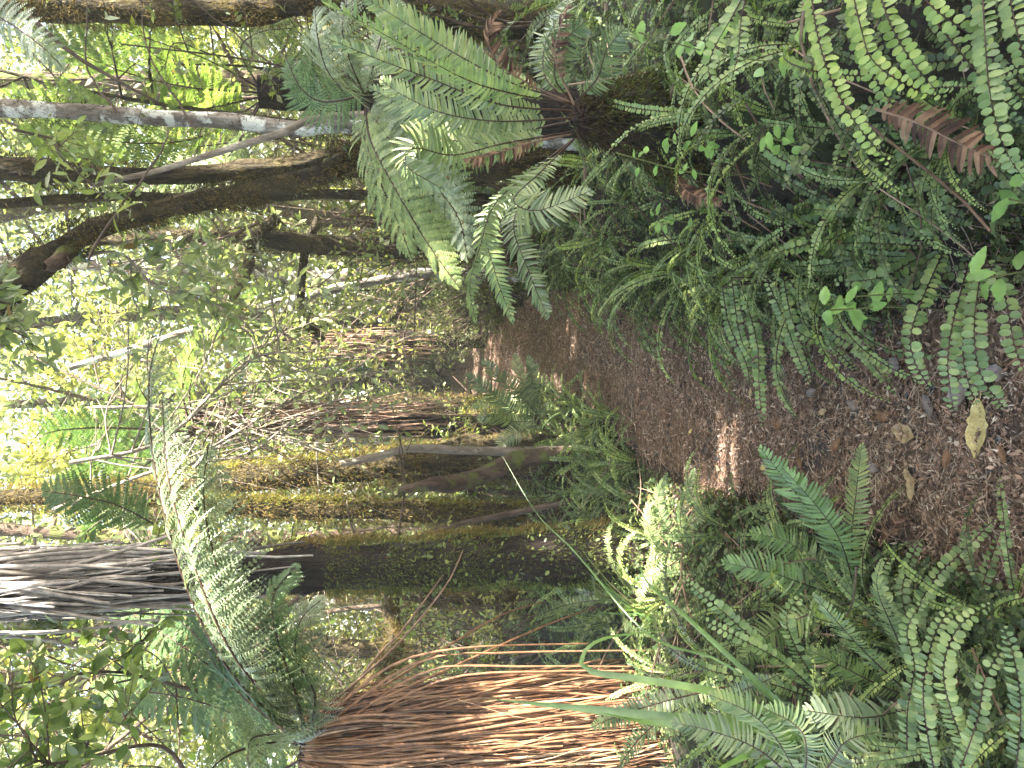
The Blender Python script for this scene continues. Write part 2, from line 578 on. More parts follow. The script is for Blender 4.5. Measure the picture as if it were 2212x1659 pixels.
m, t, N, K = newmat('forest soil')
tc = N.new('ShaderNodeTexCoord')
n1 = N.new('ShaderNodeTexNoise')
n1.inputs['Scale'].default_value = 40
n1.inputs['Detail'].default_value = 8
n1.inputs['Roughness'].default_value = .75
K.new(tc.outputs['Object'], n1.inputs['Vector'])
rp = ramp(N, [(.3, (.012, .009, .006)), (.5, (.035, .024, .015)), (.7, (.085, .055, .033))])
K.new(n1.outputs[0], rp.inputs[0])
n2 = N.new('ShaderNodeTexNoise')
n2.inputs['Scale'].default_value = 2.2
n2.inputs['Detail'].default_value = 8
K.new(tc.outputs['Object'], n2.inputs['Vector'])
r2 = ramp(N, [(.5, (0, 0, 0)), (.62, (1, 1, 1))])
K.new(n2.outputs[0], r2.inputs[0])
mx = N.new('ShaderNodeMix')
mx.data_type = 'RGBA'
K.new(r2.outputs[0], mx.inputs[0])
K.new(rp.outputs[0], mx.inputs[6])
mx.inputs[7].default_value = (.045, .06, .015, 1)
p = N.new('ShaderNodeBsdfPrincipled')
p.inputs['Roughness'].default_value = .9
K.new(mx.outputs[2], p.inputs['Base Color'])
b = N.new('ShaderNodeBump')
b.inputs['Distance'].default_value = .03
K.new(n1.outputs[0], b.inputs['Height'])
K.new(b.outputs[0], p.inputs['Normal'])
o = N.new('ShaderNodeOutputMaterial')
K.new(p.outputs[0], o.inputs[0])
M['soil'] = m

m, t, N, K = newmat('trodden path')
tc = N.new('ShaderNodeTexCoord')
v = N.new('ShaderNodeTexVoronoi')
v.inputs['Scale'].default_value = 55
K.new(tc.outputs['Object'], v.inputs['Vector'])
n1 = N.new('ShaderNodeTexNoise')
n1.inputs['Scale'].default_value = 70
n1.inputs['Detail'].default_value = 8
n1.inputs['Roughness'].default_value = .8
K.new(tc.outputs['Object'], n1.inputs['Vector'])
rp = ramp(N, [(.3, (.065, .041, .029)), (.5, (.185, .112, .077)), (.7, (.33, .22, .155))])
K.new(n1.outputs[0], rp.inputs[0])
n2 = N.new('ShaderNodeTexNoise')
n2.inputs['Scale'].default_value = 3
n2.inputs['Detail'].default_value = 5
K.new(tc.outputs['Object'], n2.inputs['Vector'])
r2 = ramp(N, [(.5, (0, 0, 0)), (.68, (1, 1, 1))])
K.new(n2.outputs[0], r2.inputs[0])
mx = N.new('ShaderNodeMix')
mx.data_type = 'RGBA'
K.new(r2.outputs[0], mx.inputs[0])
K.new(rp.outputs[0], mx.inputs[6])
mx.inputs[7].default_value = (.055, .05, .048, 1)
p = N.new('ShaderNodeBsdfPrincipled')
p.inputs['Roughness'].default_value = .8
K.new(mx.outputs[2], p.inputs['Base Color'])
b = N.new('ShaderNodeBump')
b.inputs['Distance'].default_value = .02
K.new(v.outputs[0], b.inputs['Height'])
K.new(b.outputs[0], p.inputs['Normal'])
o = N.new('ShaderNodeOutputMaterial')
K.new(p.outputs[0], o.inputs[0])
M['path'] = m

# ------------------------------------------------------------------ ground, path, litter
xs = np.concatenate([np.linspace(-160, -8, 24, endpoint=False), np.linspace(-8, -2, 40, endpoint=False),
                     np.linspace(-2, 2.4, 130, endpoint=False), np.linspace(2.4, 8, 40, endpoint=False), np.linspace(8, 160, 25)])
ys = np.concatenate([np.linspace(-60, -2, 16, endpoint=False), np.linspace(-2, 7, 240, endpoint=False),
                     np.linspace(7, 20, 90, endpoint=False), np.linspace(20, 260, 40)])
gx, gy = np.meshgrid(xs, ys)
gz = G(gx, gy)
mb = MB()
mb.grid(np.stack([gx, gy, gz], -1)[None])
o = mb.build('ground', [M['soil']])
o['kind'] = 'structure'

ys = np.linspace(-1.5, 14, 700)
us = np.linspace(-1, 1, 46)
py, pu = np.meshgrid(ys, us, indexing='ij')
edge = 1 + .12 * vnoise(py * 3, np.sign(pu) * 7) + .06 * vnoise(py * 9, np.sign(pu) * 3)
px = path_x(py) + pu * path_w(py) * edge
pz = G(px, py) + .005 + .007 * vnoise(px * 28, py * 28) * (1 - np.abs(pu) ** 6) - .02 * np.abs(pu) ** 12
mb = MB()
mb.grid(np.stack([px, py, pz], -1)[None])
o = mb.build('path', [M['path']])
o['kind'] = 'structure'

# litter: dry leaflets, needles, bits of fern stalk, thick on the path and thinner on the banks
n = 125000
ly = 1.0 + 12 * rng.random(n) ** 1.9
lu = rng.normal(0, .55, n)
lx = path_x(ly) + lu * path_w(ly)
ok = rng.random(n) < .35 + .65 * sstep(-.45, .1, vnoise(lx * 4, ly * 4, 6)) + .3 * (ly > 2.6)
lx, ly = lx[ok], ly[ok]
n = len(lx)
mb = MB()
k = rng.random(n)
D = np.stack([rng.normal(0, 1, n), rng.normal(0, 1, n), rng.normal(.05, .22, n)], 1)
Nn = np.stack([rng.normal(0, .4, n), rng.normal(0, .4, n), np.ones(n)], 1)
P = np.stack([lx, ly, G(lx, ly) + .006 + rng.random(n) * .012], 1)
a = k < .62
leaves(mb, P[a], D[a], Nn[a], rng.uniform(.006, .026, a.sum()), rng.uniform(.0015, .005, a.sum()), PR_HEX, 0, rng.normal(0, .3, a.sum()))
a = (k >= .62) & (k < .9)
leaves(mb, P[a], D[a], Nn[a], rng.uniform(.007, .026, a.sum()), rng.uniform(.005, .011, a.sum()), PR_HEX, 0, rng.normal(0, .35, a.sum()))
a = k >= .9
c = a.sum()
t5 = np.linspace(-.5, .5, 5)
D1 = nrm(D[a] * [1, 1, .4])
S1 = nrm(np.cross(D1, [0, 0, 1.]))
ln = rng.uniform(.04, .16, c)
cc = P[a][:, None] + D1[:, None] * (ln[:, None] * t5)[..., None] + S1[:, None] * ((rng.normal(0, .25, c) * ln)[:, None] * t5 ** 2)[..., None]
cc[..., 2] = G(cc[..., 0], cc[..., 1]) + .012 + .004 * rng.random((c, 1))
tubes(mb, cc, np.full((c, 5), .0012), 3)
o = mb.build('leaf_litter', [M['litter']])
o['kind'] = 'stuff'
tag(o, 'red brown litter of dry leaflets and stalks covering the path', 'leaf litter')

n = 1500
ly = 1.2 + 4.5 * rng.random(n) ** 1.4
lx = path_x(ly) + rng.normal(0, .5, n) * path_w(ly)
sel = vnoise(lx * 3 + 3, ly * 3) > .05
lx, ly = lx[sel], ly[sel]
n = len(lx)
r = rng.uniform(.004, .011, n)
ph = np.linspace(-1.2, 1.2, 4)
th = np.arange(6) * math.pi / 3
ring = np.stack([np.cos(ph)[:, None] * np.cos(th), np.cos(ph)[:, None] * np.sin(th), np.sin(ph)[:, None] * np.ones(6) * .6], -1)
V = ring[None] * r[:, None, None, None] * (1 + rng.normal(0, .22, (n, 4, 6, 1)))
V = V + np.stack([lx, ly, G(lx, ly) + .009], 1)[:, None, None]
mb = MB()
mb.grid(V, 0, True)
o = mb.build('gravel', [M['stone']], smooth=False)
o['kind'] = 'stuff'
tag(o, 'small dark grey stones showing through the litter on the path', 'gravel')

# bigger fallen leaves on the path, each a thing
FALL = [  # X, Y, length, width, heading of the tip in the picture (deg), material, label
    (2125, 925, .15, .062, 95, 'fallen_yellow', 'large yellowish oval fallen leaf, the biggest on the path'),
    (1965, 935, .085, .055, 200, 'fallen_tan', 'crinkled tan fallen leaf lying in the middle of the path'),
    (2085, 850, .07, .06, 150, 'fallen_grey', 'round grey fallen leaf touching the base of the big yellow leaf'),
    (2165, 805, .06, .04, 10, 'fallen_grey', 'grey oval fallen leaf at the foot of the right bank'),
    (2020, 875, .065, .035, 250, 'fallen_grey', 'grey brown flat leaf under a hanging fern tip'),
    (1855, 875, .06, .03, 30, 'fallen_grey', 'curled purplish grey leaf below the right bank ferns'),
    (1765, 850, .055, .03, 320, 'fallen_grey', 'narrow grey leaf beside the right bank roots'),
    (1980, 1045, .09, .035, 80, 'fallen_tan', 'long thin tan leaf near the dark gravel'),
    (1560, 1010, .05, .022, 45, 'fallen_tan', 'small pale leaf by the left edge of the path'),
    (1525, 820, .045, .025, 12, 'fallen_tan', 'small pale leaf in the middle of the far path'),
    (1500, 930, .05, .02, 130, 'fallen_yellow', 'pale yellow leaf near the mossy path edge'),
    (1740, 1000, .05, .03, 70, 'fallen_brown', 'red brown leaf near the tip of the bright fern'),
    (1690, 920, .045, .028, 210, 'fallen_brown', 'rusty brown leaf mid path between the two banks'),
    (1820, 960, .055, .03, 300, 'fallen_brown', 'dark brown folded leaf mid path'),
    (1900, 1010, .05, .03, 20, 'fallen_grey', 'greyish curled leaf left of the tan crinkled leaf'),
    (2060, 990, .05, .03, 100, 'fallen_brown', 'brown leaf left of the big yellow leaf'),
    (2180, 980, .05, .026, 240, 'fallen_brown', 'dark brown leaf beyond the tip of the big yellow leaf'),
    (1630, 850, .05, .025, 260, 'fallen_tan', 'tan leaf at the tip of the longest hanging fern'),
    (1580, 920, .07, .012, 275, 'fallen_tan', 'thin pale sliver of dry leaf on the path'),
    (1420, 800, .05, .03, 190, 'fallen_tan', 'pale leaf on the sun striped part of the path'),
    (1330, 720, .06, .03, 80, 'fallen_tan', 'pale leaf on the far path below the drooping fronds'),
    (1660, 1010, .045, .02, 160, 'fallen_yellow', 'little yellow leaf near the left mossy edge'),
    (1790, 890, .04, .022, 340, 'fallen_tan', 'small tan leaf beside the dark brown folded leaf'),
    (1925, 900, .06, .03, 170, 'fallen_brown', 'ragged brown leaf above the tan crinkled leaf'),
    (1950, 790, .055, .03, 70, 'fallen_grey', 'grey leaf half under the right bank fern fringe'),
]
for i, (X, Y, ln, wd, a, mm, lab) in enumerate(FALL):
    p0 = GP(X, Y)
    q = GP(X + 30 * math.cos(math.radians(a)), Y + 30 * math.sin(math.radians(a)))
    d = nrm(q - p0)
    r = np.random.default_rng(50 + i)
    K0 = 11
    t = np.linspace(0, 1, K0)
    wp = np.sin(np.pi * np.clip(t * .93 + .05, 0, 1)) ** .75 * (1 + .1 * r.normal(0, 1, K0))
    cs = np.linspace(-1, 1, 5)
    S = np.cross(d, [0, 0, 1.])
    V = p0 + d * (t[:, None, None] - .5) * ln + S * cs[None, :, None] * (wp[:, None, None] * wd * .5)
    V[..., 2] = G(V[..., 0], V[..., 1]) + .018 + .007 * np.abs(cs)[None] * r.uniform(.2, 1.4) + .006 * vnoise(V[..., 0] * 40 + i, V[..., 1] * 40)
    mb = MB()
    mb.grid(V[None])
    st = p0 - d * (.5 + np.linspace(.35, 0, 5)[:, None]) * ln + S * (np.linspace(1, 0, 5)[:, None] ** 2 * ln * .08)
    st[:, 2] = G(st[:, 0], st[:, 1]) + .018
    tubes(mb, st[None], np.full((1, 5), .0013), 4)
    b = mb.build('fallen_leaf', [M[mm]], origin=p0)
    tag(b, lab, 'fallen leaf', 'fallen leaves on the path')


# ------------------------------------------------------------------ trunks, moss, skirts
def trunk(name, pts, radii, mat, parent, seg=16, rings=46, bump=.16, freq=3.0, seed=0.0, flare=0.0):
    c = spline(pts, rings)
    R = np.interp(np.linspace(0, 1, rings), np.linspace(0, 1, len(radii)), radii)
    R = R * (1 + flare * np.exp(-np.linspace(0, 1, rings) * 14))
    T, N, B = frame(c, side=(1., 0, 0))
    th = np.arange(seg) * 2 * math.pi / seg
    dirs = B[:, None] * np.cos(th)[:, None] + N[:, None] * np.sin(th)[:, None]
    z = np.linspace(0, 1, rings)[:, None] * np.linalg.norm(np.diff(c, axis=0), axis=1).sum()
    nz = vnoise(np.cos(th) * freq + seed, np.sin(th) * freq + seed, z * freq * 1.3) + .5 * vnoise(np.cos(th) * freq * 3 + seed, np.sin(th) * freq * 3, z * freq * 3)
    low = vnoise(z * 1.7 + seed * 3, seed) * .16 + vnoise(z * 4.5 + seed, seed + 4) * .1
    V = c[:, None] + dirs * (R[:, None] * (1 + bump * nz + low))[..., None]
    mb = MB()
    mb.grid(V[None], 0, True)
    loc = np.array(parent.location) if parent is not None else c[0]
    return mb.build(name, [M[mat]], parent, origin=loc), c, R, dirs


def on_trunk(c, R, n, r, z0=0., z1=1., face=None, spread=math.pi):
    """Random points on a tapering tube; face: an (x, y) direction the points gather round."""
    i = z0 + (z1 - z0) * r.random(n)
    x = i * (len(c) - 1)
    i0 = np.clip(x.astype(int), 0, len(c) - 2)
    f = (x - i0)[:, None]
    P = c[i0] * (1 - f) + c[i0 + 1] * f
    rr = R[i0]
    T = nrm(c[i0 + 1] - c[i0])
    a = r.uniform(-math.pi, math.pi, n) if face is None else math.atan2(face[1], face[0]) + r.normal(0, spread, n)
    D = np.stack([np.cos(a), np.sin(a), np.zeros(n)], 1)
    D = nrm(D - T * (D * T).sum(-1, keepdims=True))
    return P + D * rr[:, None] * .96, D, T


def moss(parent, c, R, n, mat, ln=.03, wd=.006, z0=0., z1=1., face=None, spread=math.pi, seed=1, name='moss', clump=.5, hang=.6):
    r = np.random.default_rng(seed)
    n = int(n * 1.9)
    P, D, T = on_trunk(c, R, n, r, z0, z1, face, spread)
    P = P + D * (R[0] * .1 * r.random((n, 1)))
    dens = vnoise(P[:, 0] * 9, P[:, 1] * 9, P[:, 2] * 6)
    k = dens > -clump + r.normal(0, .2, n)
    P, D, T, dens = P[k], D[k], T[k], dens[k]
    m_ = len(P)
    dd = nrm(D + r.normal(0, .55, (m_, 3)) + np.array([0, 0, -hang]))
    lift = (.4 + .6 * np.clip(dens + .5, 0, 1)) * ln * .8
    mb = MB()
    leaves(mb, P + D * (lift * r.random(m_))[:, None], dd, nrm(r.normal(0, 1, (m_, 3))), ln * .62 * r.uniform(.4, 1.5, m_), wd * .62 * r.uniform(.6, 1.4, m_), PR_HEX, 0, .3)
    b = mb.build(name, [M[mat]], parent, origin=np.array(parent.location))
    b['kind'] = 'stuff'
    return b


def stalk_lines(c, R, n, r, z0, z1, lmin, lmax, out0, out1, K0=9, face=None, spread=1.0, swirl=.25):
    """Centre lines of dead stalks hanging down a trunk from heights z0..z1 (fractions)."""
    P, D, T = on_trunk(c, R, n, r, z0, z1, face, spread)
    ln = r.uniform(lmin, lmax, n)
    t = np.linspace(0, 1, K0)
    S = np.cross(D, [0, 0, 1.])
    o0, o1 = r.uniform(*out0, n), r.uniform(*out1, n)
    bow = np.interp(t, [0, .15, 1], [0, .6, 1])
    cc = P[:, None] + D[:, None] * ((o0[:, None] * np.sin(np.pi * np.clip(t * 1.2, 0, 1)) * .6 + o1[:, None] * bow))[..., None]
    cc = cc + S[:, None] * ((r.normal(0, swirl, n) * ln)[:, None] * t ** 1.4)[..., None]
    cc[..., 2] -= ln[:, None] * t
    ph = r.uniform(0, 99, n)[:, None]
    kink = np.stack([vnoise(ph + t * 4, 1), vnoise(ph + t * 4, 7), 0 * t + 0 * ph], -1)
    cc = cc + kink * (.018 * ln[:, None] * t ** .7)[..., None]
    cc[..., 2] = np.maximum(cc[..., 2], G(cc[..., 0], cc[..., 1]) + .01)
    return cc


def skirt(parent, c, R, n, mat, z0, z1, lmin, lmax, out0, out1, rad, seed, loose=0, face=None, spread=1.0, swirl=.06):
    r = np.random.default_rng(seed)
    cc = stalk_lines(c, R, n, r, z0, z1, lmin, lmax, out0, out1, face=face, spread=spread, swirl=swirl)
    loc = np.array(parent.location)
    mb = MB()
    tubes(mb, cc, rad * r.uniform(.35, 1.35, (n, 1)) ** 1.2 * np.linspace(1.2, .5, cc.shape[1]), 4)
    b = mb.build('dead_frond_skirt', [M[mat]], parent, origin=loc)
    b['kind'] = 'stuff'
    if loose:
        cc = stalk_lines(c, R, loose, r, z0, z1, lmin, lmax, (out0[0] + .02, out0[1] + .03), (out1[0] + .02, out1[1] + .05), face=face, spread=spread, swirl=swirl * 1.5)
        for k in range(loose):
            mb = MB()
            tubes(mb, cc[k:k + 1], (rad * 1.15 * np.linspace(1.3, .6, cc.shape[1]))[None], 5)
            mb.build('dead_stalk', [M[mat]], parent, origin=loc)
    return b


CAM = np.array([0, 0, CAMZ])


def hero_frond(parent, pix, kind, mat, width, n, stalk='stalk_dark', up=None, gap=.12, rad=.003, droop=.15, miss=0., name='frond', seed=0, face=.5, vee=0.):
    """A frond through measured points (X, Y, depth); the blade leans its face a share `face` towards the viewer's side of the path."""
    pts = np.array([WG(*q) for q in pix])
    mid = pts[len(pts) // 2]
    if up is None:
        up = nrm(nrm(CAM - mid) * face + np.array([0, 0, 1.]) * (1 - face))
    mb = MB()
    frond(mb, pts, up=up, kind=kind, width=width, n=n, gap=gap, rad=rad, droop=droop, seed=seed, miss=miss, vee=vee)
    return mb.build(name, [M[mat], M[stalk]], parent, origin=np.array(parent.location))


# ---- red brown skirted tree fern at the path's left
base = np.array([-1.66, 3.3, float(G(-1.66, 3.3))])
crown = W(650, 1610, 3.3)
tf = thing('skirted_tree_fern', 'short tree fern wrapped in a thick red brown skirt of dead stalks, at the left', 'tree fern', base)
_, c, R, _ = trunk('trunk', [base - [0, 0, .1], (base + crown) / 2, crown], [.19, .16, .12], 'trunk_dark', tf, bump=.3, seed=3)
skirt(tf, c, R, 1500, 'dead_red', .74, 1.0, .35, 1.75, (.0, .06), (.02, .12), .0056, 11, loose=60, face=(.5, -.85), spread=.75, swirl=.05)
skirt(tf, c, R, 900, 'dead_red', .3, 1.0, .1, .7, (.0, .08), (.02, .14), .0018, 13, swirl=.12)
skirt(tf, c, R, 700, 'dead_red', .3, .95, .2, 1.1, (.0, .05), (.02, .11), .005, 12, swirl=.08)
# dead stalks that swing out over the undergrowth
SW = [[(690, 1560, 3.2), (840, 1440, 3.1), (1000, 1400, 3.1), (1270, 1390, 3.2)],
      [(700, 1570, 3.2), (900, 1430, 3.1), (1100, 1410, 3.1), (1400, 1405, 3.1)],
      [(720, 1580, 3.2), (920, 1450, 3.1), (1130, 1440, 3.1), (1380, 1440, 3.1)],
      [(740, 1590, 3.2), (950, 1470, 3.1), (1200, 1450, 3.1), (1450, 1450, 3.1)],
      [(800, 1520, 3.1), (1000, 1430, 3.2), (1180, 1350, 3.4), (1290, 1310, 3.6)],
      [(830, 1480, 3.2), (960, 1400, 3.3), (1080, 1330, 3.5), (1170, 1300, 3.7)],
      [(700, 1560, 3.3), (830, 1400, 3.4), (870, 1360, 3.4), (1010, 1170, 3.6)],
      [(690, 1540, 3.3), (850, 1400, 3.3), (960, 1270, 3.4), (1000, 1190, 3.5)]]
for i, q in enumerate(SW):
    mb = MB()
    tubes(mb, spline([W(*k) for k in q], 14)[None], np.linspace(.0065, .0035, 14)[None], 5)
    mb.build('dead_stalk', [M['dead_brown' if i > 5 else 'dead_red']], tf, origin=base)
FR = [  # green fronds of this crown: pixels, material, width, pairs, up
    ([(660, 1600, 3.25), (560, 1520, 3.05), (470, 1410, 2.95), (390, 1230, 2.9), (335, 1010, 2.95), (322, 820, 3.05), (352, 700, 3.1)], 'silver', .40, 50, (0.1, -.35, .93)),
    ([(660, 1600, 3.2), (570, 1500, 2.95), (490, 1390, 2.8), (420, 1220, 2.78), (365, 1040, 2.85), (350, 860, 2.95)], 'silver', .34, 48, (0.1, -.6, .8)),
    ([(660, 1600, 3.2), (600, 1540, 3.0), (540, 1450, 2.85), (490, 1330, 2.8), (500, 1220, 2.85)], 'silver', .42, 44, (0.1, -.6, .8)),
    ([(660, 1600, 3.25), (590, 1500, 3.1), (520, 1390, 3.0), (470, 1230, 2.95), (440, 1080, 3.0), (450, 960, 3.0)], 'silver', .40, 40, (0.1, -.8, .55)),
    ([(660, 1600, 3.2), (560, 1610, 3.0), (480, 1640, 2.8), (440, 1700, 2.6), (470, 1800, 2.4)], 'silver', .44, 40, (0, -.8, .6)),
    ([(660, 1610, 3.2), (600, 1590, 2.9), (540, 1600, 2.6), (540, 1680, 2.3)], 'silver', .38, 36, (0, -.9, .4)),
    ([(640, 1600, 3.4), (520, 1490, 3.7), (400, 1400, 4.0), (290, 1330, 4.2), (200, 1290, 4.3)], 'tree', .50, 40, (.2, -.6, .7)),
    ([(640, 1600, 3.4), (500, 1480, 3.6), (430, 1380, 3.9), (340, 1290, 4.1), (300, 1220, 4.2)], 'tree', .46, 40, (.2, .7, -.7)),
    ([(640, 1610, 3.4), (500, 1540, 3.7), (360, 1500, 4.0), (200, 1490, 4.3)], 'tree', .50, 40, (0, -.7, .6)),
    ([(660, 1590, 3.2), (640, 1500, 3.0), (600, 1380, 2.95), (590, 1290, 3.0), (640, 1220, 3.05)], 'tree', .34, 34, (.2, -.7, .7)),
    ([(670, 1590, 3.2), (680, 1500, 3.1), (640, 1420, 3.1), (650, 1340, 3.1), (700, 1290, 3.1)], 'silver', .30, 32, (.2, -.7, .7)),
    ([(650, 1640, 3.3), (560, 1700, 3.5), (470, 1800, 3.8)], 'tree', .45, 36, (0, -.6, .8)),
]
for i, (q, mt, wd, n_, up) in enumerate(FR):
    hero_frond(tf, q, 'tree', mt, wd, int(n_ * 1.4) if mt == 'silver' else n_, 'stalk_dark', np.array(up), gap=.1, rad=.008, droop=.38 if mt == 'silver' else .2, seed=200 + i)

# ---- tall tree fern behind it: grey skirt above, dark trunk, moss below
base = GP(1385, 1195)
tall = thing('tall_tree_fern', 'tall straight tree fern with a grey skirt above a black mossy trunk', 'tree fern', base)
top = base + np.array([-.02, .0, 4.6])
_, c, R, _ = trunk('trunk', [base - [0, 0, .1], base + [.0, 0, 1.2], base + [-.01, 0, 2.4], top], [.125, .10, .092, .09], 'trunk_dark', tall, bump=.22, seed=9, flare=.3)
skirt(tall, c, R, 900, 'dead_grey', .6, 1.0, .1, .6, (.0, .05), (.015, .085), .002, 22, swirl=.15)
skirt(tall, c, R, 280, 'dead_grey', .64, 1.0, .3, 1.3, (.0, .04), (.015, .085), .0085, 21, loose=40, face=(.2, -1), spread=.9, swirl=.07)
moss(tall, c, R, 9000, 'moss_green', .035, .007, 0, .36, seed=31, clump=.3)
moss(tall, c, R, 3000, 'moss_ochre', .045, .007, .05, .42, face=(1, .25), spread=.3, seed=32, clump=.1)
r = np.random.default_rng(33)
P, D, T = on_trunk(c, R, 520, r, .02, .3)
mb = MB()
leaves(mb, P + D * .02, nrm(D + r.normal(0, .6, P.shape)), nrm(D * .7 + [0, 0, .7] + r.normal(0, .4, P.shape)), r.uniform(.012, .035, len(P)), r.uniform(.008, .02, len(P)), PR_OVAL, 0, .2)
mb.build('climber_leaves', [M['broad']], tall, origin=base)


def clump_fronds(parent, protos, n, L, r, az0=0., az1=2 * math.pi, tilt=.12, name='frond', z=0., smin=.75, smax=1.1):
    """Fronds (shared mesh data) round the top of a plant."""
    for k in range(n):
        a = az0 + (az1 - az0) * (k + r.uniform(.15, .85)) / n
        s = L * r.uniform(smin, smax)
        Mx = Matrix.Translation((.02 * math.cos(a), .02 * math.sin(a), z)) @ Matrix.Rotation(a, 4, 'Z') @ Matrix.Rotation(r.normal(0, tilt), 4, 'Y') @ Matrix.Rotation(r.normal(0, .18), 4, 'X') @ Matrix.Scale(s, 4)
        inst(name, protos[r.integers(len(protos))], parent, Mx)


def proto(kind, mat, stalk, n, width, gap, e0, e1, seed, rad=.006, bend=1.2, droop=.15, miss=0., sway=0., vee=0.):
    mb = MB()
    frond(mb, arch(1, e0, e1, bend, sway), side=(0, -1., 0), kind=kind, width=width, n=n, gap=gap, rad=rad, droop=droop, seed=seed, miss=miss, vee=vee)
    return mb.mesh('frond', [M[mat], M[stalk]])


PC = [proto('creek', mt, 'stalk_dark', n_, wd, .1, e0, e1, i, .0045, be, .12, .03, sw) for i, (mt, n_, wd, e0, e1, be, sw) in enumerate([
    ('creek', 40, .07, 62, -65, 1.1, .1), ('creek', 44, .065, 70, -60, 1.3, -.15), ('creek_young', 38, .07, 75, -30, 1.6, .08),
    ('creek', 46, .062, 48, -75, .9, .25), ('creek', 40, .075, 82, 0, 1.5, -.08)])]
PS = [proto('creek', mt, 'stalk_dark', n_, wd, .08, e0, e1, 90 + i, .004, be, .15, .06, sw) for i, (mt, n_, wd, e0, e1, be, sw) in enumerate([
    ('creek', 44, .06, 40, -75, .9, .2), ('under2', 40, .07, 55, -70, 1.0, -.2), ('creek_young', 46, .055, 65, -60, 1.2, .12), ('under2', 44, .06, 25, -70, .8, -.1), ('creek', 40, .065, 75, -40, 1.3, .15)])]
PK = [proto('crown', mt, 'stalk_dark', n_, wd, .14, e0, e1, 20 + i, .006, be, .16, .0, sw) for i, (mt, n_, wd, e0, e1, be, sw) in enumerate([
    ('crown', 44, .14, 65, -40, 1.3, .1), ('crown', 48, .13, 75, -20, 1.5, -.15), ('pale', 44, .14, 60, -55, 1.1, .08), ('crown', 40, .15, 80, 10, 1.4, .15)])]
PT = [proto('tree', mt, 'stalk_dark', 30, .3, .14, e0, e1, 40 + i, .008, be, .2) for i, (mt, e0, e1, be) in enumerate([
    ('tree', 45, -45, 1.2), ('tree', 60, -30, 1.4), ('pale', 30, -60, 1.1), ('tree', 70, 0, 1.3)])]
PG = [proto('tree', 'glow', 'stalk_dark', 28, .32, .14, e0, e1, 60 + i, .008, be, .2) for i, (e0, e1, be) in enumerate([(45, -45, 1.2), (60, -25, 1.4), (25, -60, 1.1)])]
PD = [proto('shield', 'dead_leaf', 'dead_brown', 34, .14, .1, e0, -80, 70 + i, .005, 1.0, .5, .25) for i, e0 in enumerate((40, 10))]

# ---- small trunked fern on the right bank
base = np.array([.86, 2.3, float(G(.86, 2.3))])
crown = W(1235, 265, 2.25)
rf = thing('crown_fern_stump', 'crown fern growing on a short dark mossy stump on the right bank', 'fern', base)
_, c, R, _ = trunk('trunk', [base - [.02, 0, .15], base * .5 + crown * .5 + [.02, 0, 0], crown], [.22, .17, .12, .07, .01], 'trunk_dark', rf, bump=.3, seed=14, flare=.4)
moss(rf, c, R, 5000, 'moss_dark', .03, .007, 0, .95, seed=41, clump=.9)
moss(rf, c, R, 4500, 'moss_green', .03, .006, 0, .85, seed=42, clump=.25)
moss(rf, c, R, 1600, 'moss_ochre', .035, .006, 0, .5, face=(-.6, -.8), spread=.5, seed=43, clump=.1)
r = np.random.default_rng(44)
P, D, T = on_trunk(c, R * 1.0, 380, r, .78, .97)
mb = MB()
tubes(mb, np.stack([P, P + D * .02 + r.normal(0, .012, P.shape), P + D * .025 + r.normal(0, .025, P.shape) - [0, 0, .05]], 1), np.full((380, 3), .0016), 3)
b = mb.build('root_fibres', [M['stalk_dark']], rf, origin=base)
b['kind'] = 'stuff'
CB = (1215, 262)
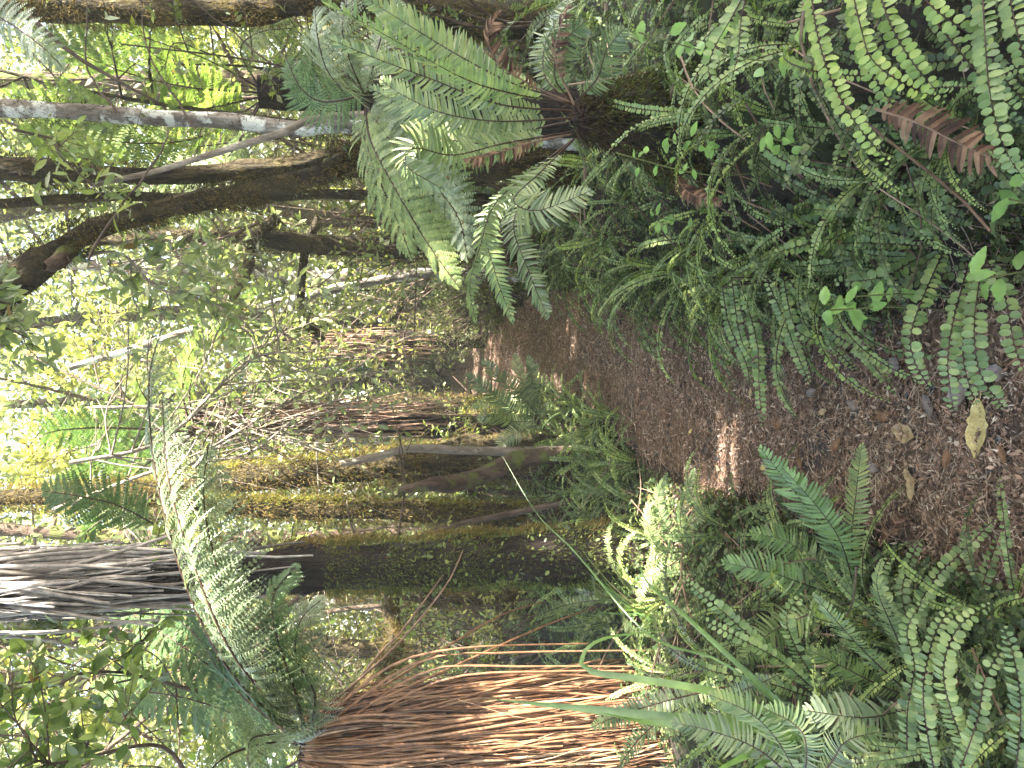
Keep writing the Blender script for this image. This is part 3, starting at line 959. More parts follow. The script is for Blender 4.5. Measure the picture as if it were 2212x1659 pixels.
FR = [
    ([(1235, 225, 2.2), (1100, 200, 2.1), (1000, 168, 2.05), (850, 85, 1.95), (690, -5, 1.85)], 'pale', .19, 54, .35),
    ([(1235, 215, 2.3), (1120, 185, 2.3), (1000, 125, 2.3), (860, 40, 2.3), (780, -10, 2.3)], 'pale', .19, 48, .75),
    ([(1235, 240, 2.25), (1080, 225, 2.2), (930, 170, 2.15), (810, 125, 2.1), (700, 80, 2.05)], 'crown', .15, 50, .35),
    ([(1235, 255, 2.3), (1080, 262, 2.3), (960, 245, 2.3), (870, 205, 2.3), (820, 170, 2.3)], 'crown', .19, 44, .6),
    ([(1235, 262, 2.35), (1100, 285, 2.4), (980, 275, 2.45), (880, 235, 2.5), (800, 190, 2.5)], 'crown', .2, 46, .8),
    ([(1235, 285, 2.2), (1090, 310, 2.15), (980, 335, 2.1), (895, 320, 2.05), (880, 360, 2.0), (960, 410, 1.95)], 'crown', .2, 54, .45),
    ([(1235, 290, 2.3), (1060, 310, 2.35), (930, 300, 2.4), (880, 330, 2.4), (900, 400, 2.4)], 'pale', .22, 48, .6),
    ([(1240, 300, 2.2), (1170, 370, 2.1), (1110, 430, 2.05), (1150, 455, 2.0), (1210, 440, 1.98), (1280, 410, 1.95)], 'crown', .19, 46, .55),
    ([(1240, 300, 2.3), (1150, 370, 2.3), (1070, 440, 2.25), (1035, 540, 2.2), (1015, 620, 2.15), (1030, 700, 2.1)], 'glow', .15, 44, .4),
    ([(1240, 300, 2.35), (1160, 390, 2.4), (1110, 480, 2.4), (1140, 580, 2.35), (1185, 690, 2.3)], 'crown', .17, 46, .6),
    ([(1240, 300, 2.4), (1120, 400, 2.5), (1050, 480, 2.5), (1070, 590, 2.5), (1110, 700, 2.5)], 'pale', .16, 46, .6),
    ([(1240, 225, 2.2), (1200, 170, 2.1), (1210, 100, 2.0), (1260, 50, 1.9)], 'crown', .2, 34, .6),
    ([(1240, 220, 2.3), (1180, 170, 2.35), (1180, 90, 2.4), (1230, 0, 2.45)], 'crown', .2, 40, .6),
    ([(1240, 225, 2.15), (1290, 170, 2.05), (1310, 110, 1.95), (1350, 60, 1.9)], 'crown', .18, 34, .6),
    ([(1240, 230, 2.4), (1090, 170, 2.6), (960, 100, 2.8), (850, 20, 2.9)], 'crown', .2, 46, .7),
]
for i, (q, mt, wd, n_, fc) in enumerate(FR):
    hero_frond(rf, q, 'crown', mt, wd * .8, n_, seed=300 + i, face=fc, gap=.14 if i < 7 else .18, rad=.0038)
for i, q in enumerate([[(1230, 220, 2.2), (1160, 190, 2.15), (1080, 140, 2.1), (1055, 80, 2.05), (1080, 20, 2.0)],
                       [(1230, 290, 2.2), (1140, 310, 2.15), (1060, 335, 2.1), (1000, 345, 2.05)],
                       [(1240, 225, 2.1), (1200, 130, 2.0), (1210, 60, 1.95), (1230, 10, 1.9)]]):
    hero_frond(rf, q, 'shield', 'dead_leaf', .08, 30, 'dead_brown', seed=330 + i, droop=.7, miss=.3, name='dead_frond', rad=.004, gap=.3)

# ------------------------------------------------------------------ round-leaved ferns measured from the photo
HERO = [  # label, material, width, [fronds: (X, Y, depth) ...]
    ('fern with two hanging round leaved fronds above the right bank stump base', 'creek', .05, [
        [(1640, -80, 1.6), (1590, 20, 1.5), (1545, 100, 1.48), (1530, 150, 1.48), (1545, 195, 1.47)],
        [(1640, -80, 1.6), (1605, 20, 1.5), (1595, 110, 1.46), (1575, 195, 1.45)]]),
    ('round leaved fern whose long pale fronds hang down the near right bank', 'creek_young', .046, [
        [(1745, -70, 1.4), (1765, 70, 1.35), (1800, 180, 1.32), (1855, 275, 1.3), (1925, 355, 1.3)],
        [(1830, -70, 1.3), (1860, 60, 1.27), (1885, 130, 1.25), (1955, 182, 1.24), (2030, 212, 1.24)],
        [(1890, -70, 1.3), (1915, 30, 1.26), (1955, 110, 1.24), (2000, 170, 1.23), (2045, 220, 1.23)],
        [(1950, -50, 1.25), (2020, 20, 1.2), (2090, 70, 1.18), (2155, 108, 1.18)],
        [(1850, -50, 1.4), (1850, 60, 1.38), (1880, 150, 1.36), (1930, 230, 1.36)]]),
    ('round leaved fern draping the right bank nearest to the viewer', 'creek', .044, [
        [(2120, -70, 1.15), (2128, 80, 1.1), (2140, 210, 1.08), (2170, 320, 1.07), (2220, 400, 1.07)],
        [(2000, 20, 1.3), (2080, 120, 1.25), (2150, 200, 1.22), (2225, 265, 1.2)],
        [(2170, -70, 1.1), (2195, 60, 1.06), (2225, 170, 1.05)],
        [(2090, -60, 1.3), (2110, 60, 1.28), (2170, 170, 1.25), (2215, 220, 1.22)]]),
    ('dark round leaved fern curving over the dry brown fern frond', 'creek', .046, [
        [(1950, 190, 1.55), (1938, 260, 1.5), (1955, 325, 1.47), (2005, 395, 1.45), (2062, 470, 1.45)],
        [(1950, 190, 1.55), (1880, 230, 1.5), (1830, 300, 1.5), (1800, 370, 1.5)],
        [(1640, 310, 1.75), (1700, 350, 1.7), (1780, 365, 1.65), (1850, 375, 1.65)]]),
    ('round leaved fern with three fronds hanging onto the path at the right', 'creek', .05, [
        [(2040, 540, 1.5), (1995, 640, 1.47), (1968, 720, 1.46), (1975, 780, 1.47), (2008, 838, 1.48)],
        [(2090, 580, 1.4), (2062, 680, 1.38), (2048, 770, 1.37), (2052, 840, 1.38), (2062, 892, 1.4)],
        [(2120, 580, 1.35), (2105, 690, 1.33), (2110, 775, 1.33), (2130, 830, 1.34), (2172, 885, 1.36)],
        [(2100, 600, 1.45), (2080, 740, 1.42), (2090, 820, 1.42), (2110, 875, 1.43)],
        [(2130, 560, 1.4), (2170, 640, 1.36), (2190, 740, 1.34), (2212, 800, 1.33)]]),
    ('small leaved fern trailing long thin fronds over the middle of the path', 'creek', .046, [
        [(1700, 600, 2.05), (1790, 710, 1.98), (1860, 760, 1.95), (1938, 852, 1.92)],
        [(1690, 590, 2.05), (1720, 710, 2.0), (1790, 745, 2.0), (1855, 805, 2.0)],
        [(1600, 610, 2.2), (1635, 740, 2.15), (1640, 840, 2.12), (1648, 920, 2.1)],
        [(1580, 600, 2.2), (1600, 730, 2.2), (1640, 800, 2.15), (1655, 850, 2.15)],
        [(1650, 590, 2.1), (1690, 680, 2.1), (1720, 760, 2.1), (1750, 830, 2.1)],
        [(1660, 580, 2.1), (1770, 660, 2.0), (1850, 690, 1.98), (1890, 770, 1.95)],
        [(1560, 620, 2.3), (1575, 700, 2.3), (1610, 780, 2.25), (1620, 830, 2.22)]]),
    ('fern with long straight dark stalked fronds standing on the right bank', 'creek', .055, [
        [(2040, 530, 1.75), (1930, 505, 1.75), (1800, 515, 1.78), (1660, 550, 1.8)],
        [(2040, 520, 1.75), (1950, 440, 1.75), (1840, 400, 1.8), (1740, 380, 1.85)],
        [(2030, 520, 1.8), (1900, 470, 1.85), (1760, 460, 1.9), (1660, 480, 1.95)],
        [(2050, 540, 1.7), (1990, 460, 1.65), (1960, 400, 1.6), (1930, 375, 1.6)],
        [(2040, 530, 1.7), (1980, 560, 1.65), (1900, 600, 1.65), (1800, 610, 1.7)],
        [(2040, 530, 1.7), (2020, 480, 1.6), (1990, 470, 1.55), (1960, 455, 1.5)]]),
    ('large round leaved fern at the lower left with coin shaped leaflets', 'creek', .046, [
        [(2110, 1680, 1.35), (2050, 1520, 1.3), (2040, 1430, 1.28), (2075, 1350, 1.27), (2150, 1300, 1.27)],
        [(2020, 1680, 1.4), (1995, 1520, 1.36), (2005, 1420, 1.34), (2035, 1340, 1.33), (2085, 1300, 1.33)],
        [(2190, 1700, 1.25), (2205, 1540, 1.2), (2190, 1420, 1.18), (2165, 1350, 1.18)],
        [(2060, 1700, 1.3), (2110, 1560, 1.26), (2130, 1460, 1.25), (2180, 1380, 1.24)],
        [(1960, 1660, 1.5), (1960, 1540, 1.47), (1975, 1440, 1.45), (1960, 1360, 1.45), (2000, 1290, 1.45)]]),
    ('fern with silvery fronds leaning from the left edge over the bright moss', 'creek', .05, [
        [(1760, 1490, 1.9), (1650, 1400, 1.85), (1560, 1320, 1.85), (1470, 1245, 1.9)],
        [(1770, 1500, 1.9), (1690, 1430, 1.8), (1580, 1370, 1.8), (1500, 1330, 1.85)],
        [(1780, 1500, 1.9), (1720, 1400, 1.85), (1700, 1330, 1.82), (1740, 1280, 1.8)],
        [(1760, 1510, 1.95), (1640, 1470, 1.95), (1540, 1450, 2.0), (1480, 1420, 2.0)]]),
    ('round leaved fern trailing down the left bank beside the dark soil', 'creek', .048, [
        [(2000, 1420, 1.7), (1980, 1330, 1.65), (2020, 1250, 1.6), (2080, 1190, 1.58), (2150, 1120, 1.57)],
        [(2040, 1400, 1.6), (2100, 1330, 1.55), (2130, 1240, 1.52), (2160, 1150, 1.5)],
        [(1980, 1400, 1.7), (1930, 1330, 1.7), (1900, 1260, 1.72), (1920, 1200, 1.74)],
        [(1990, 1420, 1.7), (1950, 1300, 1.68), (1960, 1230, 1.7), (1990, 1160, 1.7)]]),
]
for i, (lab, mt, wd, frs) in enumerate(HERO):
    if i < 3:
        frs = [[(X, Y, d * .9) for X, Y, d in f] for f in frs]
        wd *= .93
    b0 = np.mean([W(*f[0]) for f in frs], 0)
    b0[2] = float(G(b0[0], b0[1]))
    t_ = thing('creek_fern', lab, 'fern', b0, 'round leaved ferns on the banks')
    for j, q in enumerate(frs):
        pts = [np.array(WG(*k)) for k in q]
        L = sum(np.linalg.norm(pts[k + 1] - pts[k]) for k in range(len(pts) - 1))
        s0 = b0 + (pts[0] - b0) * .25
        mb = MB()
        mid = pts[len(pts) // 2]
        up = nrm(nrm(CAM - mid) * .8 + np.array([0, 0, 1.]) * .2)
        frond(mb, pts, up=up, kind='creek', width=wd * (.9 if j % 2 == 0 else .78), n=int(L / (wd * .31)), gap=.03, rad=.0020, droop=.15, seed=400 + 20 * i + j, miss=.05)
        a = spline([s0, (s0 + pts[0]) / 2 + [0, 0, .04], pts[0]], 8)
        tubes(mb, a[None], np.full((1, 8), .0024), 4, 1)
        mb.build('frond', [M[mt], M['stalk_dark']], t_, origin=b0)

HK = [  # crown ferns measured from the photo
    ('bright green fern spreading over the left edge of the path', [
        ([(1850, 1290, 2.0), (1800, 1170, 1.95), (1730, 1080, 1.93), (1640, 965, 1.93)], 'fresh', .13, 40),
        ([(1850, 1290, 2.0), (1820, 1180, 1.9), (1770, 1100, 1.9), (1690, 1010, 1.9)], 'fresh', .12, 38),
        ([(1850, 1280, 2.0), (1840, 1170, 1.9), (1850, 1060, 1.88), (1862, 955, 1.88)], 'pale', .09, 40),
        ([(1850, 1300, 2.05), (1760, 1270, 2.1), (1660, 1235, 2.15), (1560, 1215, 2.2)], 'fresh', .15, 36),
        ([(1850, 1300, 2.0), (1740, 1330, 2.05), (1660, 1370, 2.1), (1600, 1430, 2.15)], 'glow', .16, 36),
        ([(1850, 1300, 2.0), (1760, 1220, 2.1), (1700, 1170, 2.2), (1620, 1150, 2.3)], 'fresh', .15, 36)]),
    ('fern with narrow upright pale fronds in the lower left clump', [
        ([(1980, 1510, 1.75), (1890, 1430, 1.65), (1810, 1345, 1.6), (1755, 1280, 1.6)], 'pale', .07, 44),
        ([(1990, 1490, 1.7), (1930, 1360, 1.62), (1895, 1270, 1.6), (1905, 1205, 1.6)], 'pale', .06, 42),
        ([(1980, 1510, 1.75), (1900, 1480, 1.7), (1820, 1440, 1.7), (1740, 1400, 1.72)], 'glow', .09, 36),
        ([(1990, 1520, 1.7), (1930, 1540, 1.65), (1860, 1550, 1.62), (1740, 1535, 1.62)], 'silver', .14, 26),
        ([(1990, 1520, 1.7), (1950, 1590, 1.6), (1900, 1650, 1.55), (1860, 1720, 1.5)], 'crown', .1, 34)]),
    ('fern at the lower left corner below the strap leaves', [
        ([(1720, 1690, 1.7), (1640, 1620, 1.7), (1540, 1580, 1.75), (1450, 1560, 1.8)], 'crown', .12, 36),
        ([(1730, 1690, 1.7), (1680, 1600, 1.65), (1620, 1540, 1.65), (1530, 1500, 1.7)], 'pale', .12, 36),
        ([(1740, 1690, 1.65), (1740, 1600, 1.6), (1710, 1560, 1.6), (1650, 1530, 1.6)], 'crown', .11, 34),
        ([(1760, 1700, 1.6), (1800, 1640, 1.55), (1830, 1600, 1.5), (1900, 1580, 1.5)], 'crown', .11, 34)]),
    ('dark green fern clump standing alone where the far path narrows', [
        ([(1165, 905, 5.3), (1110, 885, 5.2), (1050, 840, 5.1), (1005, 808, 5.1)], 'crown', .19, 34),
        ([(1165, 900, 5.3), (1120, 850, 5.2), (1070, 810, 5.1), (1040, 775, 5.1)], 'crown', .19, 34),
        ([(1165, 895, 5.3), (1140, 850, 5.2), (1120, 800, 5.1), (1110, 765, 5.1)], 'crown', .17, 32),
        ([(1165, 890, 5.3), (1150, 850, 5.2), (1150, 810, 5.1), (1140, 765, 5.1)], 'crown', .16, 32),
        ([(1165, 910, 5.3), (1110, 910, 5.3), (1060, 900, 5.2), (1030, 905, 5.2)], 'crown', .19, 34),
        ([(1165, 915, 5.3), (1130, 930, 5.2), (1090, 950, 5.2), (1070, 975, 5.2)], 'crown', .18, 32),
        ([(1165, 905, 5.3), (1100, 870, 5.5), (1060, 870, 5.7), (1020, 880, 5.8)], 'pale', .2, 32)]),
    ('pale sunlit fern on the left edge of the path below the mossy trunk', [
        ([(1500, 1190, 3.1), (1450, 1150, 3.0), (1420, 1090, 3.0), (1440, 1020, 2.95)], 'pale', .08, 32),
        ([(1500, 1190, 3.1), (1430, 1190, 3.05), (1400, 1140, 3.0), (1400, 1080, 3.0)], 'pale', .09, 32),
        ([(1500, 1190, 3.1), (1470, 1130, 3.0), (1480, 1070, 2.95), (1500, 1010, 2.92)], 'pale', .08, 32),
        ([(1500, 1200, 3.1), (1430, 1230, 3.1), (1390, 1260, 3.1), (1380, 1310, 3.1)], 'pale', .09, 32),
        ([(1500, 1200, 3.1), (1480, 1150, 2.95), (1520, 1110, 2.9), (1550, 1090, 2.88)], 'pale', .08, 30)]),
]
for i, (lab, frs) in enumerate(HK):
    b0 = np.mean([W(*f[0][0]) for f in frs], 0)
    b0[2] = float(G(b0[0], b0[1]))
    t_ = thing('crown_fern', lab, 'fern', b0, 'crown ferns beside the path')
    for j, (q, mt, wd, n_) in enumerate(frs):
        hero_frond(t_, q, 'crown', mt, wd, n_, 'stalk_dark', seed=700 + 20 * i + j, face=.55, rad=.003, gap=.06)

# dry brown frond lying on the right bank, and other dead fronds
for i, (q, wd, lab) in enumerate([
    ([(1890, 235, 1.22), (1980, 265, 1.18), (2070, 310, 1.15), (2170, 355, 1.12)], .10, 'shrivelled dark brown dead fern frond on the near right bank'),
    ([(1460, 380, 2.2), (1480, 410, 2.1), (1520, 430, 2.05), (1560, 440, 2.0)], .07, 'rusty dead frond below the mossy stump on the right bank'),
    ([(2180, 720, 1.4), (2195, 770, 1.38), (2215, 820, 1.37)], .05, 'orange dead frond tip at the foot of the near right bank'),
    ([(1900, 1180, 1.85), (1930, 1140, 1.82), (1945, 1110, 1.8)], .06, 'orange brown dead frond tip beside the bright green fern')]):
    pts = [WG(*k) for k in q]
    t_ = MB()
    frond(t_, pts, up=nrm(CAM - pts[1]), kind='shield', width=wd, n=24, gap=.05, rad=.003, droop=.55, seed=880 + i, miss=.1)
    b = t_.build('dead_frond', [M['dead_leaf'], M['dead_brown']], origin=pts[0])
    tag(b, lab, 'dead frond', 'dead fern fronds')

# strap leaved plant at the left
base = np.array(W(1730, 1570, 1.85))
base[2] = float(G(base[0], base[1]))
stp = thing('strap_plant', 'plant with long arching strap leaves in front of the red brown skirt', 'plant', base)
for i, (q, wd) in enumerate([
    ([(1720, 1560, 1.85), (1500, 1555, 1.9), (1250, 1530, 2.0), (1060, 1510, 2.1)], .030),
    ([(1720, 1575, 1.85), (1550, 1570, 1.85), (1400, 1560, 1.9), (1300, 1540, 1.9)], .024),
    ([(1720, 1565, 1.85), (1560, 1500, 1.85), (1400, 1470, 1.9), (1275, 1450, 1.95), (1258, 1415, 1.97), (1310, 1378, 2.0), (1440, 1362, 2.0)], .022),
    ([(1730, 1560, 1.85), (1600, 1440, 1.9), (1480, 1330, 2.0), (1400, 1260, 2.1), (1375, 1200, 2.2)], .016),
    ([(1725, 1560, 1.85), (1560, 1430, 1.95), (1400, 1370, 2.1), (1240, 1190, 2.4), (1160, 1110, 2.6), (1085, 985, 2.8)], .007),
    ([(1730, 1580, 1.8), (1600, 1640, 1.7), (1500, 1690, 1.65)], .022),
    ([(1730, 1590, 1.8), (1640, 1660, 1.7), (1600, 1720, 1.6)], .022)]):
    c = spline([W(*k) for k in q], 26)
    T, N, B = frame(c, up=nrm(CAM - c[12]) * .7 + np.array([.2, 0, .5]))
    h = (np.interp(np.linspace(0, 1, 26), [0, .2, .6, 1], [.75, 1, .8, .04]) * wd * .5)[:, None]
    V = np.stack([c - B * h + N * h * .35, c, c + B * h + N * h * .35], 1)
    mb = MB()
    mb.grid(V[None])
    mb.build('strap_leaf', [M['strap']], stp, origin=base)

# ------------------------------------------------------------------ trees of the right hand group
def lichen_tree(name, lab, cat, q, radii, mat, mossn=0, mossm='moss_ochre', mface=None, seed=0, bump=.16, group=None, ml=.035, ground=True, clump=.3):
    pts = [np.array(W(*k)) for k in q]
    if ground:
        g = float(G(pts[0][0], pts[0][1]))
        if pts[0][2] > g:
            pts = [np.array([pts[0][0] + (pts[0][0] - pts[1][0]) * .1, pts[0][1], g - .08])] + pts
            radii = [radii[0] * 1.25] + list(radii)
    t_ = thing(name, lab, cat, pts[0], group)
    _, c, R, _ = trunk('trunk', pts, radii, mat, t_, bump=bump, seed=seed, rings=60)
    if mossn:
        r = np.random.default_rng(int(seed * 100))
        moss(t_, c, R, int(mossn * .16), mossm, ml * 3.2, .005, .05, 1, seed=int(seed * 10) + 6, clump=-.15, name='hanging_moss', hang=1.6)
        P, D, T = on_trunk(c, R * 1.1, 260, r, 0, .9)
        kk = vnoise(P[:, 0] * 5, P[:, 1] * 5, P[:, 2] * 3) > .1
        P, D = P[kk], D[kk]
        if len(P) > 5:
            mb = MB()
            l_ = r.uniform(.02, .05, len(P))
            leaves(mb, P + D * .02, nrm(D + r.normal(0, .7, P.shape)), nrm(D * .5 + [0, 0, .8] + r.normal(0, .4, P.shape)), l_, l_ * .5, PR_HEX, 0, .2)
            mb.build('climber_leaves', [M['under2']], t_, origin=np.array(t_.location))
        moss(t_, c, R, mossn, mossm, ml, .006, 0, 1, face=mface, spread=.9 if mface else math.pi, seed=int(seed * 10) + 5, clump=clump)
    return t_, c, R


lt1, c1, R1 = lichen_tree('lichen_tree', 'slender upright tree with pale lichen patches, rising behind the crown fern stump', 'tree',
                          [(780, 270, 3.9), (640, 278, 3.95), (500, 262, 4), (300, 252, 4), (100, 238, 4), (-120, 232, 4)], [.05, .04, .036, .038, .042, .042], 'bark_lichen', 2600, 'moss_dark', seed=1.3)
lt2, c2, R2 = lichen_tree('dark_tree', 'dark brown mossy tree between the lichen trunk and the leaning trunk', 'tree',
                          [(780, 330, 4.3), (640, 355, 4.3), (480, 370, 4.3), (300, 378, 4.3), (120, 375, 4.3), (-120, 350, 4.3)], [.07, .052, .04, .042, .055, .07], 'bark_moss', 7000, 'moss_dark', seed=2.1, bump=.5)
lt3, c3, R3 = lichen_tree('leaning_tree', 'thick mossy tree leaning over the path from the right group', 'tree',
                          [(800, 345, 4.1), (700, 375, 4.1), (600, 405, 4.1), (430, 432, 4.1), (300, 462, 4.1), (180, 508, 4.1), (90, 560, 4.1), (0, 630, 4.1), (-100, 730, 4.1)],
                          [.085, .072, .054, .046, .05, .052, .056, .062, .065], 'bark_moss', 11000, 'moss_dark', seed=3.7, bump=.55, ml=.05)
moss(lt3, c3, R3, 4500, 'moss_ochre', .035, .006, 0, .8, face=(-.7, -.6), spread=.6, seed=71, clump=.2)  # lighter moss on the left side, carrying sunlight in its colour
moss(lt2, c2, R2, 2500, 'moss_ochre', .035, .006, 0, .7, face=(-.5, -.6), spread=.8, seed=72, clump=.0)  # same sunlit-side lightening, put into the moss colour
mb = MB()
tubes(mb, spline([W(150, 540, 4.1), W(120, 570, 4.0), W(95, 575, 3.95)], 6)[None], np.array([[.05, .045, .04, .038, .036, .02]]), 8)
mb.build('broken_branch', [M['bark']], lt3, origin=np.array(lt3.location))
lt4, c4, R4 = lichen_tree('sunlit_tree', 'brown mossy trunk cut by the picture edge high on the right, partly sunlit', 'tree',
                          [(700, 10, 4.6), (560, 25, 4.6), (400, 25, 4.6), (200, 18, 4.6), (-100, 0, 4.6)], [.1, .08, .07, .078, .085], 'bark_moss', 6000, 'moss_ochre', (-.8, -.6), seed=4.4, bump=.25, ml=.05)
lichen_tree('thin_tree', 'thin pale bare stem slanting across the dark trunks on the right', 'tree',
            [(760, 250, 3.7), (600, 290, 3.6), (420, 345, 3.6), (330, 372, 3.6), (200, 400, 3.6)], [.022, .02, .018, .016, .01], 'bark_pale', seed=5.1)
lichen_tree('slender_tree', 'thin mossy stem left of the leaning tree on the right', 'tree',
            [(760, 420, 4.4), (600, 425, 4.4), (420, 430, 4.4), (250, 425, 4.4), (0, 440, 4.4)], [.035, .03, .028, .028, .03], 'bark_moss', 1800, 'moss_ochre', seed=5.7)
# thin dark twigs over the bright fronds
for i, (q, rd, lab) in enumerate([
    ([(60, 30, 3.6), (150, 110, 3.6), (300, 200, 3.6), (360, 240, 3.7)], .012, 'dark twig slanting across the bright fronds at the upper right'),
    ([(760, 260, 3.6), (640, 170, 3.4), (540, 100, 3.3), (400, -20, 3.2)], .006, 'thin straight vine rising to the upper right'),
    ([(420, 275, 3.8), (330, 130, 3.8), (300, 0, 3.8)], .006, 'thin stem crossing in front of the sunlit fronds'),
    ([(250, 245, 3.8), (190, 150, 3.8), (185, 0, 3.8)], .006, 'thin dark stem above the lichen trunk'),
    ([(190, 560, 3.5), (270, 440, 3.5), (350, 330, 3.5), (360, 280, 3.6)], .007, 'thin twig across the leaning trunk')]):
    c = spline([W(*k) for k in q], 20)
    c = c + .01 * np.stack([vnoise(np.arange(20) * .5 + i * 9, 3), vnoise(np.arange(20) * .5, i * 5 + 9), vnoise(np.arange(20) * .5, i + 20)], 1)
    mb = MB()
    tubes(mb, c[None], np.linspace(rd, rd * .5, 20)[None], 5)
    b = mb.build('twig', [M['twig']], origin=c[0])
    tag(b, lab, 'twig', 'bare twigs and vines')

# sunlit backlit-tinted tree fern fronds seen from below at the upper right
cp0 = np.array(W(560, 200, 5.3))
gl = thing('backlit_tree_fern', 'tree fern with glowing yellow green fronds behind the right trunks', 'tree fern', np.array([cp0[0], cp0[1], float(G(cp0[0], cp0[1]))]))
trunk('trunk', [np.array(gl.location) - [0, 0, .1], cp0], [.1, .09], 'trunk_dark', gl, bump=.3, seed=6)
for i, (q, wd) in enumerate([
    ([(560, 200, 5.3), (420, 190, 5.1), (300, 165, 4.9), (180, 120, 4.8), (60, 60, 4.7)], .55),
    ([(560, 210, 5.3), (440, 235, 5.0), (300, 250, 4.8), (150, 240, 4.7), (10, 200, 4.6)], .6),
    ([(560, 220, 5.3), (450, 290, 5.1), (330, 310, 5.0), (190, 300, 4.9), (40, 290, 4.8)], .55),
    ([(560, 190, 5.4), (450, 130, 5.2), (340, 90, 5.1), (200, 40, 5.0), (60, -30, 5.0)], .55),
    ([(560, 190, 5.4), (520, 110, 5.2), (560, 70, 5.0), (640, 60, 4.9)], .45),
    ([(560, 230, 5.4), (500, 330, 5.4), (440, 400, 5.3), (430, 480, 5.2), (470, 540, 5.2)], .45),
    ([(560, 220, 5.4), (480, 360, 5.6), (330, 400, 5.7), (200, 420, 5.8)], .55),
    ([(560, 200, 5.4), (600, 140, 5.2), (660, 130, 5.0), (700, 150, 4.9)], .4)]):
    hero_frond(gl, q, 'tree', 'glow', wd, 34, up=np.array([-.1, -.45, .9]), rad=.008, droop=.15, seed=900 + i, gap=.1)
# silver frond hanging in from above
for i, (lab, q, wd, mt) in enumerate([
    ('silvery fern frond hanging into the upper right corner', [(-60, 10, 3.2), (20, 50, 3.1), (90, 100, 3.0), (140, 150, 3.0)], .22, 'silver'),
    ('dark fern frond hanging against the bright gap left of the tall trunk', [(330, 1130, 4.0), (250, 1090, 3.9), (160, 1070, 3.8), (90, 1060, 3.8)], .36, 'tree')]):
    pts = [W(*k) for k in q]
    mb = MB()
    frond(mb, pts, up=nrm(CAM - pts[1]) * .8 + np.array([0, 0, .2]), kind='tree', width=wd, n=30, gap=.05, rad=.006, droop=.15, seed=930 + i)
    b = mb.build('fern_frond', [M[mt], M['stalk_dark']], origin=pts[0])
    tag(b, lab, 'fern frond')

# pale tree fern whose fronds droop below the right trunks
base = np.array(W(800, 215, 3.2))
pf = thing('drooping_tree_fern', 'pale tree fern whose fronds sweep down behind the crown fern', 'tree fern', np.array([base[0], base[1], float(G(base[0], base[1]))]))
trunk('trunk', [np.array(pf.location) - [0, 0, .1], base], [.09, .08], 'trunk_dark', pf, bump=.3, seed=16)
for i, (q, mt) in enumerate([
    ([(790, 225, 3.2), (800, 300, 3.1), (850, 400, 3.0), (920, 520, 2.95), (990, 620, 2.9)], 'pale'),
    ([(790, 230, 3.2), (830, 300, 3.1), (900, 410, 3.0), (950, 500, 2.95), (975, 590, 2.95)], 'pale'),
    ([(790, 230, 3.2), (850, 310, 3.0), (930, 390, 2.9), (990, 470, 2.85), (1010, 560, 2.85)], 'silver'),
    ([(790, 225, 3.3), (790, 300, 3.3), (820, 390, 3.2), (860, 480, 3.2), (890, 560, 3.2)], 'pale'),
    ([(790, 210, 3.2), (760, 140, 3.1), (740, 70, 3.0), (750, 0, 3.0)], 'silver'),
    ([(790, 210, 3.2), (720, 170, 3.0), (690, 100, 2.9), (680, 20, 2.9)], 'silver'),
    ([(790, 205, 3.2), (810, 130, 3.2), (830, 60, 3.2), (860, 0, 3.2)], 'silver'),
    ([(790, 205, 3.3), (700, 220, 3.3), (650, 190, 3.3), (620, 130, 3.3)], 'tree'),
    ([(790, 225, 3.2), (870, 320, 3.1), (960, 380, 3.1), (1020, 430, 3.1)], 'pale')]):
    hero_frond(pf, q, 'tree', mt, .34, 38, up=np.array([-.3, -.65, .7]), rad=.006, droop=.2, seed=950 + i, gap=.05)

# ------------------------------------------------------------------ middle distance trunks
g = GP(1000, 930)
t5, c5, R5 = lichen_tree('skirted_tree_fern', 'tree fern with a shaggy brown skirt in the middle distance beside the moss mound', 'tree fern',
                         [(1010, 925, 6.0), (800, 915, 6.0), (600, 905, 6.0), (420, 895, 6.0)], [.1, .07, .06, .06], 'trunk_dark', seed=6.1, bump=.3)
skirt(t5, c5, R5, 260, 'dead_brown', .62, 1., .4, 1.2, (.0, .03), (.02, .06), .007, 81, loose=14)
clump_fronds(t5, PT, 11, 1.5, np.random.default_rng(811), z=float(c5[-1][2] - t5.location[2]), tilt=.2)
t6, c6, R6 = lichen_tree('skirted_tree_fern', 'reddish skirted tree fern standing beside the bend of the path', 'tree fern',
                         [(960, 730, 8.6), (850, 738, 8.6), (640, 745, 8.6)], [.11, .09, .08], 'trunk_dark', seed=6.4, bump=.3)
skirt(t6, c6, R6, 260, 'dead_brown', .7, 1., .5, 1.2, (.0, .03), (.02, .07), .008, 82, loose=12)
clump_fronds(t6, PT, 11, 1.5, np.random.default_rng(821), z=float(c6[-1][2] - t6.location[2]), tilt=.2)
t7, c7, R7 = lichen_tree('skirted_tree_fern', 'small dark skirted tree fern at the very end of the path', 'tree fern',
                         [(930, 805, 12), (880, 805, 12), (820, 806, 12)], [.11, .1, .1], 'trunk_dark', seed=6.8, bump=.3)
skirt(t7, c7, R7, 200, 'dead_brown', .7, 1., .4, .7, (.0, .03), (.02, .07), .008, 83, loose=6)
clump_fronds(t7, PT, 11, 1.1, np.random.default_rng(831), z=float(c7[-1][2] - t7.location[2]), tilt=.2)
t8, c8, R8 = lichen_tree('mossy_tree', 'ochre mossy tree behind the broken rotten branch', 'tree',
                         [(1090, 990, 5.4), (980, 1000, 5.4), (850, 1005, 5.4), (700, 1020, 5.4), (500, 1040, 5.4), (300, 1060, 5.4), (-50, 1080, 5.4)],
                         [.15, .12, .1, .11, .07, .06, .05], 'bark_moss', 11000, 'moss_ochre', seed=7.2, bump=.3, ml=.05, clump=.9)
